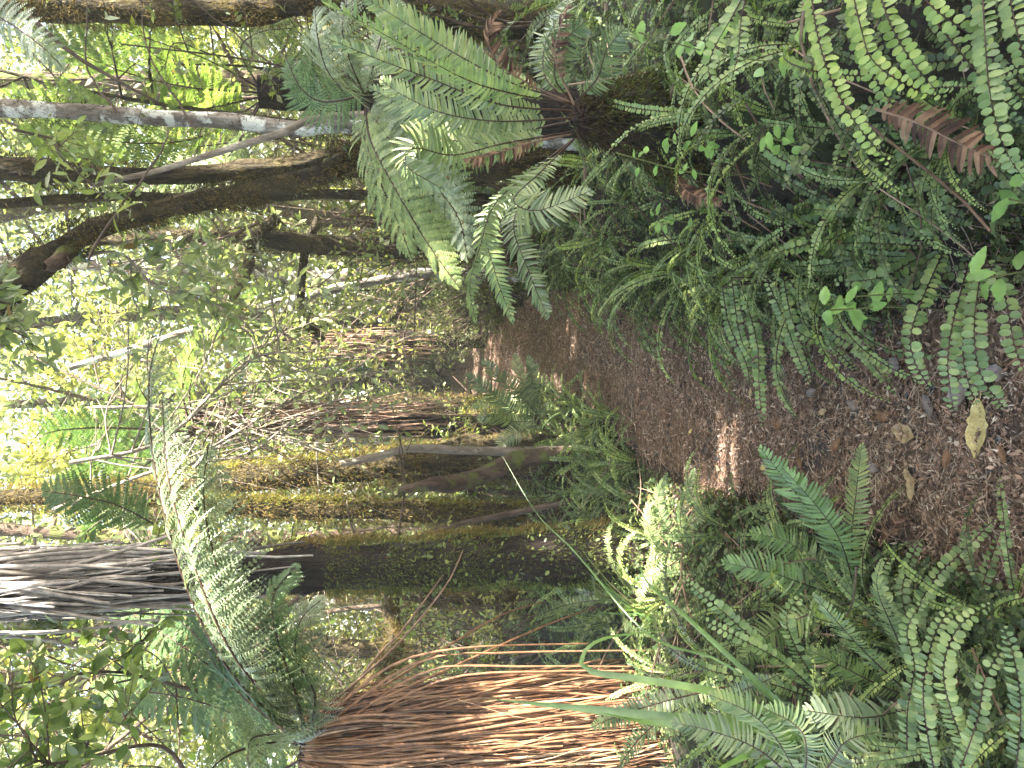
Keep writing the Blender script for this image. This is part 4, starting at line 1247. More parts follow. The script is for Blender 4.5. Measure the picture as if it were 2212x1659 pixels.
t9, c9, R9 = lichen_tree('mossy_tree', 'ochre mossed tree just right of the tall dark tree fern', 'tree',
                         [(1180, 1115, 5.0), (1000, 1110, 5.0), (840, 1105, 5.0), (650, 1100, 5.0), (450, 1090, 5.0), (200, 1060, 5.0)],
                         [.07, .06, .065, .05, .05, .045], 'bark_moss', 7000, 'moss_ochre', seed=7.9, bump=.3, ml=.045, clump=.8)
t10, c10, R10 = lichen_tree('mossy_tree', 'mossy tree slanting up between the tall tree fern and the red brown skirt', 'tree',
                            [(1250, 1330, 5.2), (1100, 1300, 5.2), (960, 1285, 5.2), (840, 1270, 5.2), (700, 1265, 5.2), (500, 1260, 5.2), (200, 1270, 5.3)],
                            [.1, .07, .065, .07, .06, .05, .05], 'bark_moss', 7000, 'moss_ochre', seed=8.3, bump=.3, ml=.05, clump=.8)
t11, c11, R11 = lichen_tree('mossy_branch', 'horizontal mossy limb crossing behind the swinging dead stalks', 'branch',
                            [(850, 1240, 5.0), (845, 1330, 5.0), (855, 1400, 4.9), (800, 1480, 4.9), (770, 1560, 4.8)], [.055, .06, .055, .05, .04], 'bark_moss', 3500, 'moss_ochre', seed=8.9, ground=False, ml=.05, clump=.8)
lichen_tree('white_tree', 'slender white lichened tree leaning left over the bend of the path', 'tree',
            [(935, 590, 6.5), (850, 600, 6.5), (720, 625, 6.5), (600, 655, 6.5), (480, 695, 6.5), (380, 725, 6.5), (250, 765, 6.5), (150, 795, 6.5)], [.05, .04, .036, .034, .038, .036, .03, .02], 'bark_lichen', seed=9.1, bump=.3)
lichen_tree('dark_tree', 'stout brown mossy trunk standing right of the white leaning tree', 'tree',
            [(960, 535, 6.0), (860, 535, 6.0), (740, 530, 6.0), (600, 520, 6.0), (420, 510, 6.0), (200, 520, 6.2)], [.1, .085, .075, .055, .045, .04], 'bark_moss', 9000, 'moss_dark', seed=9.6, bump=.25)
lichen_tree('mossy_tree', 'thin bowed mossy tree behind the white leaning tree', 'tree',
            [(700, 735, 6.2), (655, 690, 6.2), (650, 620, 6.2), (660, 540, 6.1), (690, 470, 6.0)], [.02, .03, .035, .035, .03], 'bark_moss', 1500, 'moss_dark', seed=9.9, ground=False)
lichen_tree('crooked_branch', 'thick crooked dark branch near the top of the white leaning tree', 'branch',
            [(470, 690, 6.0), (500, 640, 6.0), (530, 580, 5.9), (545, 520, 5.9), (600, 470, 5.9)], [.03, .045, .05, .045, .04], 'bark_moss', 1800, 'moss_dark', seed=10.3, ground=False)
lichen_tree('rotten_branch', 'broken red brown rotten branch leaning beside the ochre mossy tree', 'branch',
            [(1130, 990, 4.9), (1060, 1020, 4.8), (980, 1045, 4.7), (930, 1050, 4.6), (860, 1060, 4.6)], [.05, .055, .05, .045, .02], 'bark', seed=10.8, bump=.35)
lichen_tree('pale_branch', 'bent pale branch in front of the ochre mossy tree', 'branch',
            [(1100, 975, 5.0), (980, 972, 4.9), (880, 970, 4.85), (820, 985, 4.8), (735, 1002, 4.8)], [.028, .026, .026, .022, .018], 'bark_pale', seed=11.1)
for i, (Y, d, top, rr, mt, lab) in enumerate([
    (880, 8.5, 300, .09, 'bark_moss', 'mossy tree just right of the brown skirted tree fern'),
    (830, 11., 100, .09, 'bark', 'slim brown tree rising at the end of the path'),
    (690, 10., 50, .1, 'bark', 'brown tree between the white leaning tree and the reddish skirt'),
    (600, 9., 0, .08, 'bark_lichen', 'greyish tree behind the white leaning tree'),
    (470, 9., 0, .1, 'bark_moss', 'mossy trunk behind the stout brown trunk'),
    (160, 8., 0, .1, 'bark', 'brown tree behind the glowing fronds at the right'),
    (1160, 8., 0, .09, 'bark', 'brown tree behind the tall tree fern'),
    (1400, 7.5, 0, .1, 'bark_moss', 'mossy tree behind the horizontal mossy limb'),
    (1520, 8.5, 0, .1, 'bark', 'brown tree behind the crown of the red brown skirted fern'),
    (950, 12., 0, .11, 'bark_lichen', 'distant greyish tree behind the ochre moss'),
    (1290, 10., 0, .08, 'bark_lichen', 'distant pale tree left of the tall tree fern'),
    (330, 10., 0, .1, 'bark', 'distant brown tree behind the right trunk group')]):
    pg = W(1106, Y, d)
    g = float(G(pg[0], pg[1]))
    r = np.random.default_rng(1200 + i)
    tp = W(top - 150, Y + r.normal(0, 40), d + r.normal(0, .5))
    b0 = np.array([pg[0], d, g])
    mid = (b0 + tp) / 2 + r.normal(0, .2, 3)
    t_ = thing('forest_tree', lab, 'tree', b0, 'trees behind the path')
    _, c, R, _ = trunk('trunk', [b0 - [0, 0, .1], b0 * .75 + tp * .25 + r.normal(0, .05, 3), mid, tp], [rr * 1.2, rr, rr * .85, rr * .6], mt, t_, bump=.2, seed=i * 1.7, seg=12, rings=34)
    if mt == 'bark_moss':
        moss(t_, c, R, 4000, 'moss_ochre', .05, .012, 0, 1, seed=1300 + i, clump=.5)
    # crown: limbs with leaf sprays
    mb, ml = MB(), MB()
    for k in range(9):
        f = r.uniform(.35, 1)
        p0 = c[int(f * 33)]
        a = r.uniform(0, 2 * math.pi)
        d_ = np.array([math.cos(a), math.sin(a), r.uniform(.1, .8)])
        e = p0 + d_ * r.uniform(.8, 1.8)
        ln = spline([p0, (p0 + e) / 2 + r.normal(0, .12, 3), e], 8)
        ml = MB()
        tubes(ml, ln[None], np.linspace(rr * .3, rr * .08, 8)[None], 5)
        ml.build('limb', [M['twig']], t_, origin=b0)
        q = ln[r.integers(2, 8, 260)] + r.normal(0, .26, (260, 3))
        leaves(mb, q, nrm(r.normal(0, 1, (260, 3)) + [0, 0, -.2]), nrm(r.normal(0, .6, (260, 3)) + [0, 0, 1]), r.uniform(.05, .10, 260), r.uniform(.025, .05, 260), PR_HEX, 0, .15)
    mb.build('crown', [M[['broad', 'broad_yellow', 'broad_grey', 'far'][i % 4]]], t_, origin=b0)

moss(t9, c9, R9, 2500, 'moss_bright', .04, .006, .1, .9, face=(.9, -.3), spread=.5, seed=73, clump=.0)
moss(t8, c8, R8, 2500, 'moss_bright', .04, .006, .2, .9, face=(.9, -.3), spread=.5, seed=74, clump=.0)
# moss mound beside the far path
b0 = GP(1060, 945)
th = np.linspace(0, 2 * math.pi, 28, endpoint=False)
hh = np.linspace(0, 1, 12)
rad_ = np.cos(hh * math.pi / 2) ** .7
V = np.stack([b0[0] + .42 * rad_[:, None] * np.cos(th), b0[1] + .05 + .34 * rad_[:, None] * np.sin(th), b0[2] - .05 + .42 * np.sin(hh * math.pi / 2)[:, None] * np.ones(28)], -1)
V = V + (.07 * vnoise(V[..., 0] * 6, V[..., 1] * 6, V[..., 2] * 6))[..., None]
mm = thing('mossy_stump', 'low rounded stump smothered in bright moss beside the far path', 'stump', b0)
mb = MB()
mb.grid(V[None], 0, True)
mb.build('stump', [M['bark_moss']], mm, origin=b0)
r = np.random.default_rng(77)
n = 9000
q = V[r.integers(0, 11, n), r.integers(0, 28, n)] + r.normal(0, .03, (n, 3))
mb = MB()
dd = nrm(q - (b0 + [0, 0, .1]) + r.normal(0, .15, (n, 3)))
leaves(mb, q - dd * .01, nrm(dd + r.normal(0, .5, (n, 3))), nrm(r.normal(0, 1, (n, 3))), r.uniform(.015, .045, n), r.uniform(.005, .012, n), PR_HEX, 0, .3)
o = mb.build('moss', [M['moss_bright']], mm, origin=b0)
o['kind'] = 'stuff'

# ------------------------------------------------------------------ shrubs and leafy branches
LM = [('the red brown skirted fern', -1.66, 3.3), ('the tall dark tree fern', -.93, 4.0), ('the crown fern stump', .86, 2.3), ('the right trunk group', 1.3, 4.2),
      ('the lone fern clump', -.25, 5.3), ('the moss mound', -.45, 6.0), ('the strap leaved plant', -.85, 1.85), ('the bright green fern', -.5, 2.0),
      ('the ochre mossy tree', -.6, 5.4), ('the stout brown trunk', 1.1, 6.0), ('the drooping tree fern', 1.2, 3.2), ('the reddish skirted fern', .4, 8.0),
      ('the sunlit path fern', -.65, 3.0), ('the near right bank', 1.0, 1.4), ('the lower left corner', -1.0, 1.5), ('the path end', 0.1, 9.5)]
SEEN = {}
ORD = ['', ', second nearest it', ', third nearest it', ', fourth nearest it', ', fifth nearest it', ', sixth nearest it', ', seventh nearest it', ', eighth nearest it', ', ninth nearest it', ', tenth nearest it']


def place(items):
    """Label scattered plants by the landmark each stands next to: items of (x, y, words)."""
    out = {}
    by = {}
    for i, (x, y, wd) in enumerate(items):
        dd = [((x - a) ** 2 + (y - b) ** 2, n_, a, b) for n_, a, b in LM]
        d2, n_, a, b = min(dd)
        dx, dy = x - a, y - b
        rel = ('behind' if dy > 0 else 'in front of') if abs(dy) > abs(dx) else ('right of' if dx > 0 else 'left of')
        by.setdefault((wd, rel, n_), []).append((d2, i))
    for (wd, rel, n_), l_ in by.items():
        l_.sort()
        for k, (_, i) in enumerate(l_):
            out[i] = f'{wd} {rel} {n_}' + ORD[min(k, 9)]
    return out


def spray(ml, mb, p0, d0, L, r, nl, lsz, depth=2, rad=.01, lw=.5, prof=PR_HEX, flat=.6, droop=.2, fold=0.):
    """A branching twig with leaves."""
    p1 = p0 + d0 * L
    c = spline([p0, (p0 + p1) / 2 + r.normal(0, .07 * L, 3), p1 - np.array([0, 0, droop * L * .4])], 9)
    tubes(ml, c[None], np.linspace(rad, rad * .45, 9)[None], 4)
    if depth > 0:
        for k in range(r.integers(3, 6)):
            i = r.integers(2, 9)
            d = nrm(d0 + r.normal(0, .55, 3))
            spray(ml, mb, c[i], d, L * r.uniform(.4, .7), r, nl, lsz, depth - 1, rad * .5, lw, prof, flat, droop, fold)
    else:
        x = r.uniform(.1, 1, nl)
        i0 = np.clip((x * 8).astype(int), 0, 7)
        q = c[i0] + (c[i0 + 1] - c[i0]) * (x * 8 - i0)[:, None]
        D = nrm(nrm(c[-1] - c[0]) * .6 + r.normal(0, .75, (nl, 3)) + [0, 0, -droop])
        N = nrm(r.normal(0, 1 - flat, (nl, 3)) + [0, 0, flat])
        l_ = lsz * r.uniform(.6, 1.25, nl)
        leaves(mb, q, D, N, l_, l_ * lw * r.uniform(.85, 1.15, nl), prof, 0, r.uniform(0, .25, nl), fold)


def shrub_meshes(seed, mat, h, nst, nl, lsz, lw=.5, spread=.6):
    r = np.random.default_rng(seed)
    ml, mb = MB(), MB()
    for k in range(nst):
        a = r.uniform(0, 2 * math.pi)
        d = nrm(np.array([math.cos(a) * spread, math.sin(a) * spread, 1]))
        spray(ml, mb, np.array([.05 * math.cos(a), .05 * math.sin(a), 0]), d, h * r.uniform(.6, 1), r, nl, lsz, 2, .012, lw, droop=.25)
    return ml.mesh('branches', [M['twig']]), mb.mesh('foliage', [M[mat]])


SHR = {'small green leaves': shrub_meshes(1, 'broad', 1.3, 6, 12, .045), 'grey green leaves': shrub_meshes(2, 'broad_grey', 1.5, 6, 10, .06),
       'yellow green leaves': shrub_meshes(3, 'broad_yellow', 1.4, 6, 12, .05), 'fine green leaves': shrub_meshes(4, 'far', 1.5, 7, 15, .035)}
SHX = random.Random(5)
SHL2 = []
for k in range(16):
    d_ = SHX.uniform(4.6, 8.5)
    Y_ = SHX.choice([SHX.uniform(430, 680), SHX.uniform(960, 1420)])
    SHL2.append((950, Y_, d_, SHX.uniform(.45, .75), SHX.choice(['small green leaves', 'fine green leaves', 'grey green leaves', 'fine green leaves'])))
SHL = [  # X, Y of the foot, depth, scale, kind, label rest
    (960, 480, 5.2, .8, 'fine green leaves', 'below the stout brown trunk'),
    (960, 650, 7.0, .8, 'fine green leaves', 'behind the drooping pale fronds'),
    (960, 690, 8.6, .7, 'small green leaves', 'right of the reddish skirted fern'),
    (1000, 715, 7.9, .38, 'grey green leaves', 'at the foot of the reddish skirted fern'),
    (950, 800, 10.5, 1.2, 'small green leaves', 'at the far end of the path'),
    (950, 870, 9.0, 1.0, 'grey green leaves', 'behind the lone dark fern clump'),
    (1000, 960, 7.2, 1.0, 'small green leaves', 'behind the moss mound'),
    (1100, 1080, 6.2, 1.0, 'fine green leaves', 'between the two ochre mossy trees'),
    (1200, 1150, 5.6, .9, 'small green leaves', 'behind the foot of the tall tree fern'),
    (1200, 1290, 4.8, .75, 'yellow green leaves', 'left of the tall tree fern foot'),
    (1200, 1400, 5.0, .9, 'small green leaves', 'behind the swinging dead stalks'),
    (1150, 1500, 5.5, 1.1, 'fine green leaves', 'behind the red brown skirt'),
    (900, 560, 8.0, 1.3, 'yellow green leaves', 'behind the stout brown trunk'),
    (900, 420, 6.2, 1.2, 'small green leaves', 'behind the leaning tree foot'),
    (900, 330, 6.5, 1.3, 'grey green leaves', 'behind the drooping tree fern'),
    (900, 120, 5.5, 1.2, 'fine green leaves', 'at the far right behind the crown fern'),
    (900, 20, 4.5, 1.0, 'small green leaves', 'at the right edge behind the crown fern'),
    (930, 770, 12.5, 1.8, 'grey green leaves', 'far behind the reddish skirted fern'),
    (930, 900, 12.5, 1.8, 'yellow green leaves', 'far behind the brown skirted fern'),
    (930, 1020, 11., 1.7, 'fine green leaves', 'far behind the ochre mossy trees'),
    (930, 1160, 10., 1.6, 'grey green leaves', 'far behind the tall tree fern'),
    (930, 1320, 9., 1.5, 'yellow green leaves', 'far left behind the horizontal limb'),
    (930, 1480, 8.5, 1.5, 'small green leaves', 'far left behind the red brown skirted fern'),
    (930, 1640, 7.5, 1.5, 'grey green leaves', 'at the left edge behind the red brown skirted fern'),
    (930, 640, 11.5, 1.7, 'small green leaves', 'far behind the white leaning tree'),
    (930, 500, 10.5, 1.7, 'grey green leaves', 'far behind the stout brown trunk'),
    (930, 250, 9.5, 1.6, 'yellow green leaves', 'far right behind the glowing fronds'),
]
SL2 = place([(W(X, Y, d)[0], d, 'low shrub of ' + kd) for X, Y, d, s, kd in SHL2])
SHL = SHL + [(*q, SL2[k] + '#') for k, q in enumerate(SHL2)]
for i, (X, Y, d, s, kd, lab) in enumerate(SHL):
    p = W(X, Y, d)
    p[2] = float(G(p[0], p[1]))
    t_ = thing('shrub', ('bushy shrub with ' + kd + ' ' + lab) if lab[-1] != '#' else lab[:-1], 'shrub', p, 'shrubs of the understorey')
    r = random.Random(i)
    Mx = Matrix.Rotation(r.uniform(0, 6.28), 4, 'Z') @ Matrix.Scale(s, 4)
    inst('branches', SHR[kd][0], t_, Mx)
    inst('foliage', SHR[kd][1], t_, Mx)

# thin saplings and bare stems among the trunks
r = np.random.default_rng(640)
SAP = []
for k in range(44):
    d = r.uniform(4.2, 10)
    Y = r.uniform(40, 1640)
    p = W(1000, Y, d)
    if abs(p[0] - path_x(d)) < path_w(d) + .25:
        continue
    SAP.append((p[0], d))
SAPL = place([(x, y, ['thin bare stemmed sapling', 'slender leafy sapling', 'thin leaning sapling'][k % 3]) for k, (x, y) in enumerate(SAP)])
for k, (x, y) in enumerate(SAP):
    r = np.random.default_rng(6400 + k)
    b0 = np.array([x, y, float(G(x, y))])
    t_ = thing('sapling', SAPL[k], 'sapling', b0, 'thin saplings between the trees')
    h = r.uniform(1.8, 4.5)
    ln_ = r.normal(0, .09 if k % 3 < 2 else .28, 2) * h
    c = spline([b0, b0 + [ln_[0] * .2 + r.normal(0, .1), ln_[1] * .2, h * .35], b0 + [ln_[0] * .6 + r.normal(0, .12), ln_[1] * .6, h * .7], b0 + [ln_[0], ln_[1], h]], 24)
    rd = r.uniform(.008, .022)
    bk = ['twig', 'bark_moss', 'twig', 'bark_moss'][r.integers(4)]
    ml, mb = MB(), MB()
    tubes(ml, c[None], np.linspace(rd, rd * .35, 24)[None], 6)
    lsz = r.uniform(.035, .065)
    for j in range(r.integers(7, 14)):
        i = r.integers(5, 24)
        a = r.uniform(0, 6.28)
        spray(ml, mb, c[i], nrm(np.array([math.cos(a), math.sin(a), r.uniform(-.2, .7)])), r.uniform(.3, .8), r, [2, 6, 4][k % 3], lsz, 1, rd * .4, .5, PR_HEX, .5, .15)
    ml.build('stem', [M[bk]], t_, origin=b0)
    mb.build('foliage', [M[['broad', 'broad_grey', 'far', 'broad_yellow', 'broad'][r.integers(5)]]], t_, origin=b0)

# leafy boughs that come in from above, each with twigs and leaves
BO = [  # label, start, end, depth, length of leaves, leaves per twig, bark, leaf material, sub depth
    ('leafy bough with large soft leaves at the upper left', (520, 1520, 3.9), (20, 1480, 3.3), .075, 12, 'twig', 'broad', .011, .6),
    ('leafy bough with large leaves along the upper left edge', (420, 1700, 3.3), (60, 1590, 2.8), .075, 12, 'twig', 'broad', .01, .6),
    ('bough of yellow green leaves beside the bright sky gap', (330, 1600, 5.5), (60, 1400, 5.2), .08, 14, 'twig', 'broad_yellow', .012, .55),
    ('bough with grey green leaves above the white leaning tree', (300, 600, 4.6), (560, 760, 4.5), .09, 8, 'bark_pale', 'broad_grey', .010, .45),
    ('tangle of pale twigs with sparse grey leaves over the path', (120, 1100, 4.8), (640, 900, 4.8), .075, 3, 'bark_pale', 'broad_grey', .016, .5),
    ('second tangle of pale twigs with few leaves over the path', (150, 1000, 4.4), (680, 760, 4.6), .075, 3, 'bark_pale', 'broad_grey', .014, .5),
    ('bough of grey leaves hanging from the leaning tree', (150, 560, 4.2), (420, 640, 4.2), .085, 8, 'bark_pale', 'broad_grey', .010, .45),
    ('bough with dark pointed leaves against the top sky gap', (-60, 640, 3.4), (60, 730, 3.4), .10, 3, 'twig', 'broad_grey', .007, .4),
    ('bright yellow leafy bough in the sunlit top of the picture', (330, 780, 7.5), (80, 830, 7.5), .10, 14, 'bark_pale', 'broad_yellow', .016, .5),
    ('yellow leafy bough left of the sunlit top', (250, 950, 6.5), (50, 1000, 6.5), .10, 10, 'bark_pale', 'broad_yellow', .014, .5),
    ('bough of small grey leaves right of the white leaning tree', (560, 480, 5.0), (300, 560, 5.2), .075, 9, 'twig', 'broad_grey', .012, .45),
    ('bough with narrow leaves across the dark trunks at the right', (30, 280, 3.4), (200, 400, 3.4), .085, 3, 'twig', 'broad', .006, .35),
    ('third tangle of bare pale twigs left of the path end', (200, 880, 5.5), (720, 960, 5.2), .06, 3, 'bark_pale', 'broad', .014, .5),
    ('leafy bough of soft green leaves in the middle of the upper left', (260, 1380, 5.0), (60, 1330, 4.8), .07, 12, 'twig', 'broad_yellow2', .010, .55),
    ('fourth tangle of pale twigs below the arching silver frond', (420, 1010, 4.6), (700, 830, 5.0), .06, 4, 'bark_pale', 'broad_grey', .012, .5),
    ('thin leafy bough crossing above the reddish skirted fern', (420, 640, 5.5), (640, 800, 5.8), .06, 6, 'bark_pale', 'broad', .012, .5),
    ('leafy bough in the middle above the bend of the path', (520, 760, 6.0), (720, 680, 6.0), .075, 8, 'bark_pale', 'broad_grey', .012, .5),
]
for i, (lab, a, b, lsz, nl, bk, lm, rd, lw) in enumerate(BO):
    r = np.random.default_rng(1500 + i)
    p0, p1 = np.array(W(*a)), np.array(W(*b))
    t_ = thing('leafy_bough', lab, 'branch', p0, 'leafy boughs')
    ml, mb = MB(), MB()
    d = p1 - p0
    L = np.linalg.norm(d)
    c = spline([p0, p0 + d * .35 + r.normal(0, .08, 3), p0 + d * .7 + r.normal(0, .08, 3), p1], 16)
    tubes(ml, c[None], np.linspace(rd, rd * .35, 16)[None], 6)
    for k in range(16):
        j = r.integers(1, 16)
        spray(ml, mb, c[j], nrm(nrm(d) + r.normal(0, .8, 3)), L * r.uniform(.3, .62), r, max(2, int(nl * .62)), lsz * .85, 1, rd * .4, lw, PR_LEAF, .4, .15, .25)
    ml.build('twigs', [M[bk]], t_, origin=p0)
    mb.build('foliage', [M[lm]], t_, origin=p0)

# ------------------------------------------------------------------ ferns scattered over the banks
def scatter(n, x0, x1, y0, y1, gap_, seed, avoid=.06):
    r = np.random.default_rng(seed)
    out = []
    for _ in range(n * 40):
        y = y0 + (y1 - y0) * r.random() ** 1.2
        x = r.uniform(x0, x1)
        dx = x - path_x(y)
        if abs(dx) < path_w(y) + avoid:
            continue
        if any((x - a) ** 2 + (y - b) ** 2 < gap_ ** 2 for a, b in out):
            continue
        out.append((x, y))
        if len(out) >= n:
            break
    return out


SPOTS = []
for (x, y) in scatter(30, .3, 2.2, 1.5, 5.0, .26, 1):
    SPOTS.append((x, y, 'creek', .42))
for (x, y) in scatter(30, -2.2, -.5, 1.4, 4.6, .26, 2):
    SPOTS.append((x, y, 'creek', .42))
for (x, y) in scatter(13, .35, 1.3, 1.3, 2.6, .18, 21, .12):
    SPOTS.append((x, y, 'hang', .4))
for (x, y) in scatter(13, -1.2, -.4, 1.25, 2.6, .18, 22, .0):
    SPOTS.append((x, y, 'spill', .34))
for (x, y) in scatter(14, -1.4, -.1, 4.3, 6.0, .25, 3, .0):
    SPOTS.append((x, y, 'creek', .48))
for (x, y) in scatter(8, .8, 2.4, 2.8, 5.5, .4, 4, .2):
    SPOTS.append((x, y, 'crown', .75))
for (x, y) in scatter(8, -2.6, -1.0, 2.2, 5.5, .5, 5, .2):
    SPOTS.append((x, y, 'crown', .7))
# the fringe that hangs over the path's right edge
for (X, Y) in [(1300, 570), (1380, 570), (1450, 575), (1520, 590), (1600, 600), (1250, 560), (1340, 520), (1700, 560), (1820, 560)]:
    p = GP(X, Y)
    SPOTS.append((p[0], p[1], 'fringe', .5))
# the mound of ferns left of the far path
for (X, Y) in [(1200, 860), (1230, 900), (1270, 880), (1300, 930), (1330, 900), (1250, 960), (1290, 990), (1340, 980), (1380, 1000), (1220, 940), (1360, 1060), (1400, 1100), (1310, 1050)]:
    p = GP(X, Y)
    SPOTS.append((p[0], p[1], 'mound', .42))
WORDS = {'hang': 'drooping fern hanging on the bank', 'spill': 'small fern spilling to the path', 'creek': 'round leaved fern', 'crown': 'broad crown fern', 'fringe': 'trailing fern on the path edge', 'mound': 'light green fern of the mound'}
labs = place([(x, y, WORDS[k]) for x, y, k, s in SPOTS])
for i, (x, y, k, s) in enumerate(SPOTS):
    r = np.random.default_rng(2000 + i)
    t_ = thing('crown_fern' if k == 'crown' else 'creek_fern', labs[i], 'fern', (x, y, float(G(x, y)) - .01), 'crown ferns beside the path' if k == 'crown' else 'round leaved ferns on the banks')
    if k == 'crown':
        clump_fronds(t_, PK, 9, s * .85, r, tilt=.2, smin=.6)
    elif k == 'fringe':
        clump_fronds(t_, PS + PC[:1], 20, s, r, math.pi * .5, math.pi * 1.5, tilt=.2, smin=.5, smax=1.25)
    elif k == 'hang':
        clump_fronds(t_, PS, 14, s, r, math.pi * .45, math.pi * 1.55, tilt=.25, smin=.6, smax=1.25)
    elif k == 'spill':
        clump_fronds(t_, PS, 14, s, r, -math.pi * .8, math.pi * .8, tilt=.25, smin=.5, smax=1.2)
    elif k == 'mound':
        clump_fronds(t_, PC[:3] + [PC[4]], 13, s, r, tilt=.2)
    else:
        clump_fronds(t_, PC, 13, s, r, tilt=.25, smin=.55, smax=1.1)
        clump_fronds(t_, PD, int(r.integers(0, 3)), s, r, tilt=.2, name='dead_frond')

# farther ferns: one mesh each, too small to show their fronds
def clump_mesh(kind, mats, n, seed):
    r = np.random.default_rng(seed)
    mb = MB()
    for k in range(n):
        a = 2 * math.pi * (k + r.random()) / n
        sp_ = arch(r.uniform(.7, 1.1), r.uniform(50, 80), r.uniform(-50, 0), 1.3)
        ca, sa = math.cos(a), math.sin(a)
        sp_ = np.stack([sp_[:, 0] * ca - sp_[:, 1] * sa, sp_[:, 0] * sa + sp_[:, 1] * ca, sp_[:, 2]], 1)
        frond(mb, sp_, side=(sa, -ca, 0), kind=kind, width=.17, n=22, gap=.1, rad=.006, seed=seed * 50 + k)
    return mb.mesh('fern', [M[mats], M['stalk_dark']])


CM = [clump_mesh('crown', 'crown', 10, 1), clump_mesh('crown', 'pale', 10, 2), clump_mesh('crown', 'tree', 11, 3)]
FS = scatter(45, -4.5, 4.5, 5.2, 13, .5, 9, .12)
labs = place([(x, y, 'small distant fern') for x, y in FS])
for i, (x, y) in enumerate(FS):
    r = random.Random(i)
    o = bpy.data.objects.new('crown_fern', CM[i % 3])
    COL.objects.link(o)
    s = r.uniform(.45, .8)
    o.matrix_world = Matrix.Translation((x, y, float(G(x, y)))) @ Matrix.Rotation(r.uniform(0, 6.28), 4, 'Z') @ Matrix.Scale(s, 4)
    tag(o, labs[i], 'fern', 'distant ferns along the path')

# sedge tufts
for i, (X, Y, n, L, lab) in enumerate([(1000, 665, 26, .55, 'tuft of arching grass where the right path edge bends'), (960, 900, 24, .6, 'tuft of thin grass behind the lone fern clump'),
                                       (1010, 935, 18, .45, 'thin grass tuft beside the bright moss mound'), (1430, 1330, 14, .4, 'grass tuft below the swinging dead stalks'),
                                       (1150, 1350, 16, .5, 'wide leaved grass tuft behind the swinging dead stalks')]):
    p = GP(X, Y) if X > 990 else np.array([*W(X, Y, 9)[:2], 0])
    p[2] = float(G(p[0], p[1]))
    r = np.random.default_rng(2500 + i)
    a = r.uniform(0, 2 * math.pi, n)
    mb = MB()
    D = np.stack([np.cos(a) * .5, np.sin(a) * .5, np.ones(n)], 1)
    Nn = np.stack([-np.cos(a), -np.sin(a), np.full(n, .5)], 1)
    t = np.linspace(0, 1, 9)
    leaves(mb, p + r.normal(0, .02, (n, 3)) * [1, 1, 0], D, -Nn * -1, L * r.uniform(.7, 1.3, n), r.uniform(.006, .012, n), [(k, (1 - k ** 3) * .9 + .05) for k in t], 0, -r.uniform(-.75, -.3, n))
    b = mb.build('grass_tuft', [M['strap']], origin=p)
    tag(b, lab, 'grass', 'grass tufts')

# bright seedlings with toothed leaves
for i, (X, Y, d, n, sz, lab) in enumerate([
    (1380, 70, 1.75, 9, .05, 'fresh green toothed seedling at the right edge above the bank'), (1790, 670, 1.75, 8, .055, 'bright green seedling over the middle of the right bank'),
    (2090, 610, 1.45, 6, .05, 'bright green four leaved seedling on the near right bank'), (1850, 640, 1.75, 7, .045, 'small bright seedling just below the middle one on the right bank'),
    (1700, 120, 1.7, 8, .05, 'pale leaved seedling between the hanging fronds on the right bank'), (1650, 290, 1.85, 8, .04, 'small leaved seedling at the foot of the mossy stump'),
    (1330, 330, 2.15, 12, .03, 'tiny leaved climber on the right stump side'), (1420, 470, 2.3, 9, .045, 'bluish leaved seedling left of the mossy stump'),
    (1990, 260, 1.5, 6, .045, 'dull green seedling beside the shrivelled dead frond'), (2180, 430, 1.3, 5, .05, 'dark green seedling in the hollow of the near right bank'),
    (900, 960, 6.0, 14, .08, 'leafy seedling in front of the brown skirted tree fern'), (1500, 960, 3.3, 9, .035, 'tiny seedling on the mossy left path edge'),
    (1550, 1150, 2.9, 9, .04, 'small leafy seedling below the pale sunlit fern'), (1440, 300, 2.1, 12, .035, 'cluster of small leaves low on the mossy stump')]):
    p = np.array(W(X, Y, d * (.86 if d < 2.2 else 1)))
    g = float(G(p[0], p[1] + .08))
    r = np.random.default_rng(2600 + i)
    b0 = np.array([p[0], p[1] + .08, min(g, p[2] - .02)])
    t_ = thing('seedling', lab, 'seedling', b0, 'seedlings with toothed leaves')
    ml, mb = MB(), MB()
    c = spline([b0, (b0 + p) / 2 + r.normal(0, .02, 3), p], 8)
    tubes(ml, c[None], np.full((1, 8), .0018), 4)
    q = c[r.integers(4, 8, n)] + r.normal(0, sz * .35, (n, 3))
    prof = [(k, v * (1.08 if j % 2 else .92)) for j, (k, v) in enumerate([(0, .1), (.1, .45), (.2, .7), (.3, .88), (.4, 1), (.5, 1), (.6, .92), (.7, .78), (.8, .58), (.9, .34), (1, .03)])]
    a = np.arange(n) * 2.4
    D = nrm(np.stack([np.cos(a), np.sin(a), r.uniform(-.3, .4, n)], 1))
    leaves(mb, q, D, nrm(nrm(CAM - p) * .7 + [0, 0, .6] + r.normal(0, .25, (n, 3))), sz * r.uniform(.7, 1.15, n), sz * .5 * r.uniform(.8, 1.1, n), prof, 0, .2, .22)
    ml.build('stem', [M['stalk_green']], t_, origin=b0)
    mb.build('foliage', [M['bright_herb']], t_, origin=b0)

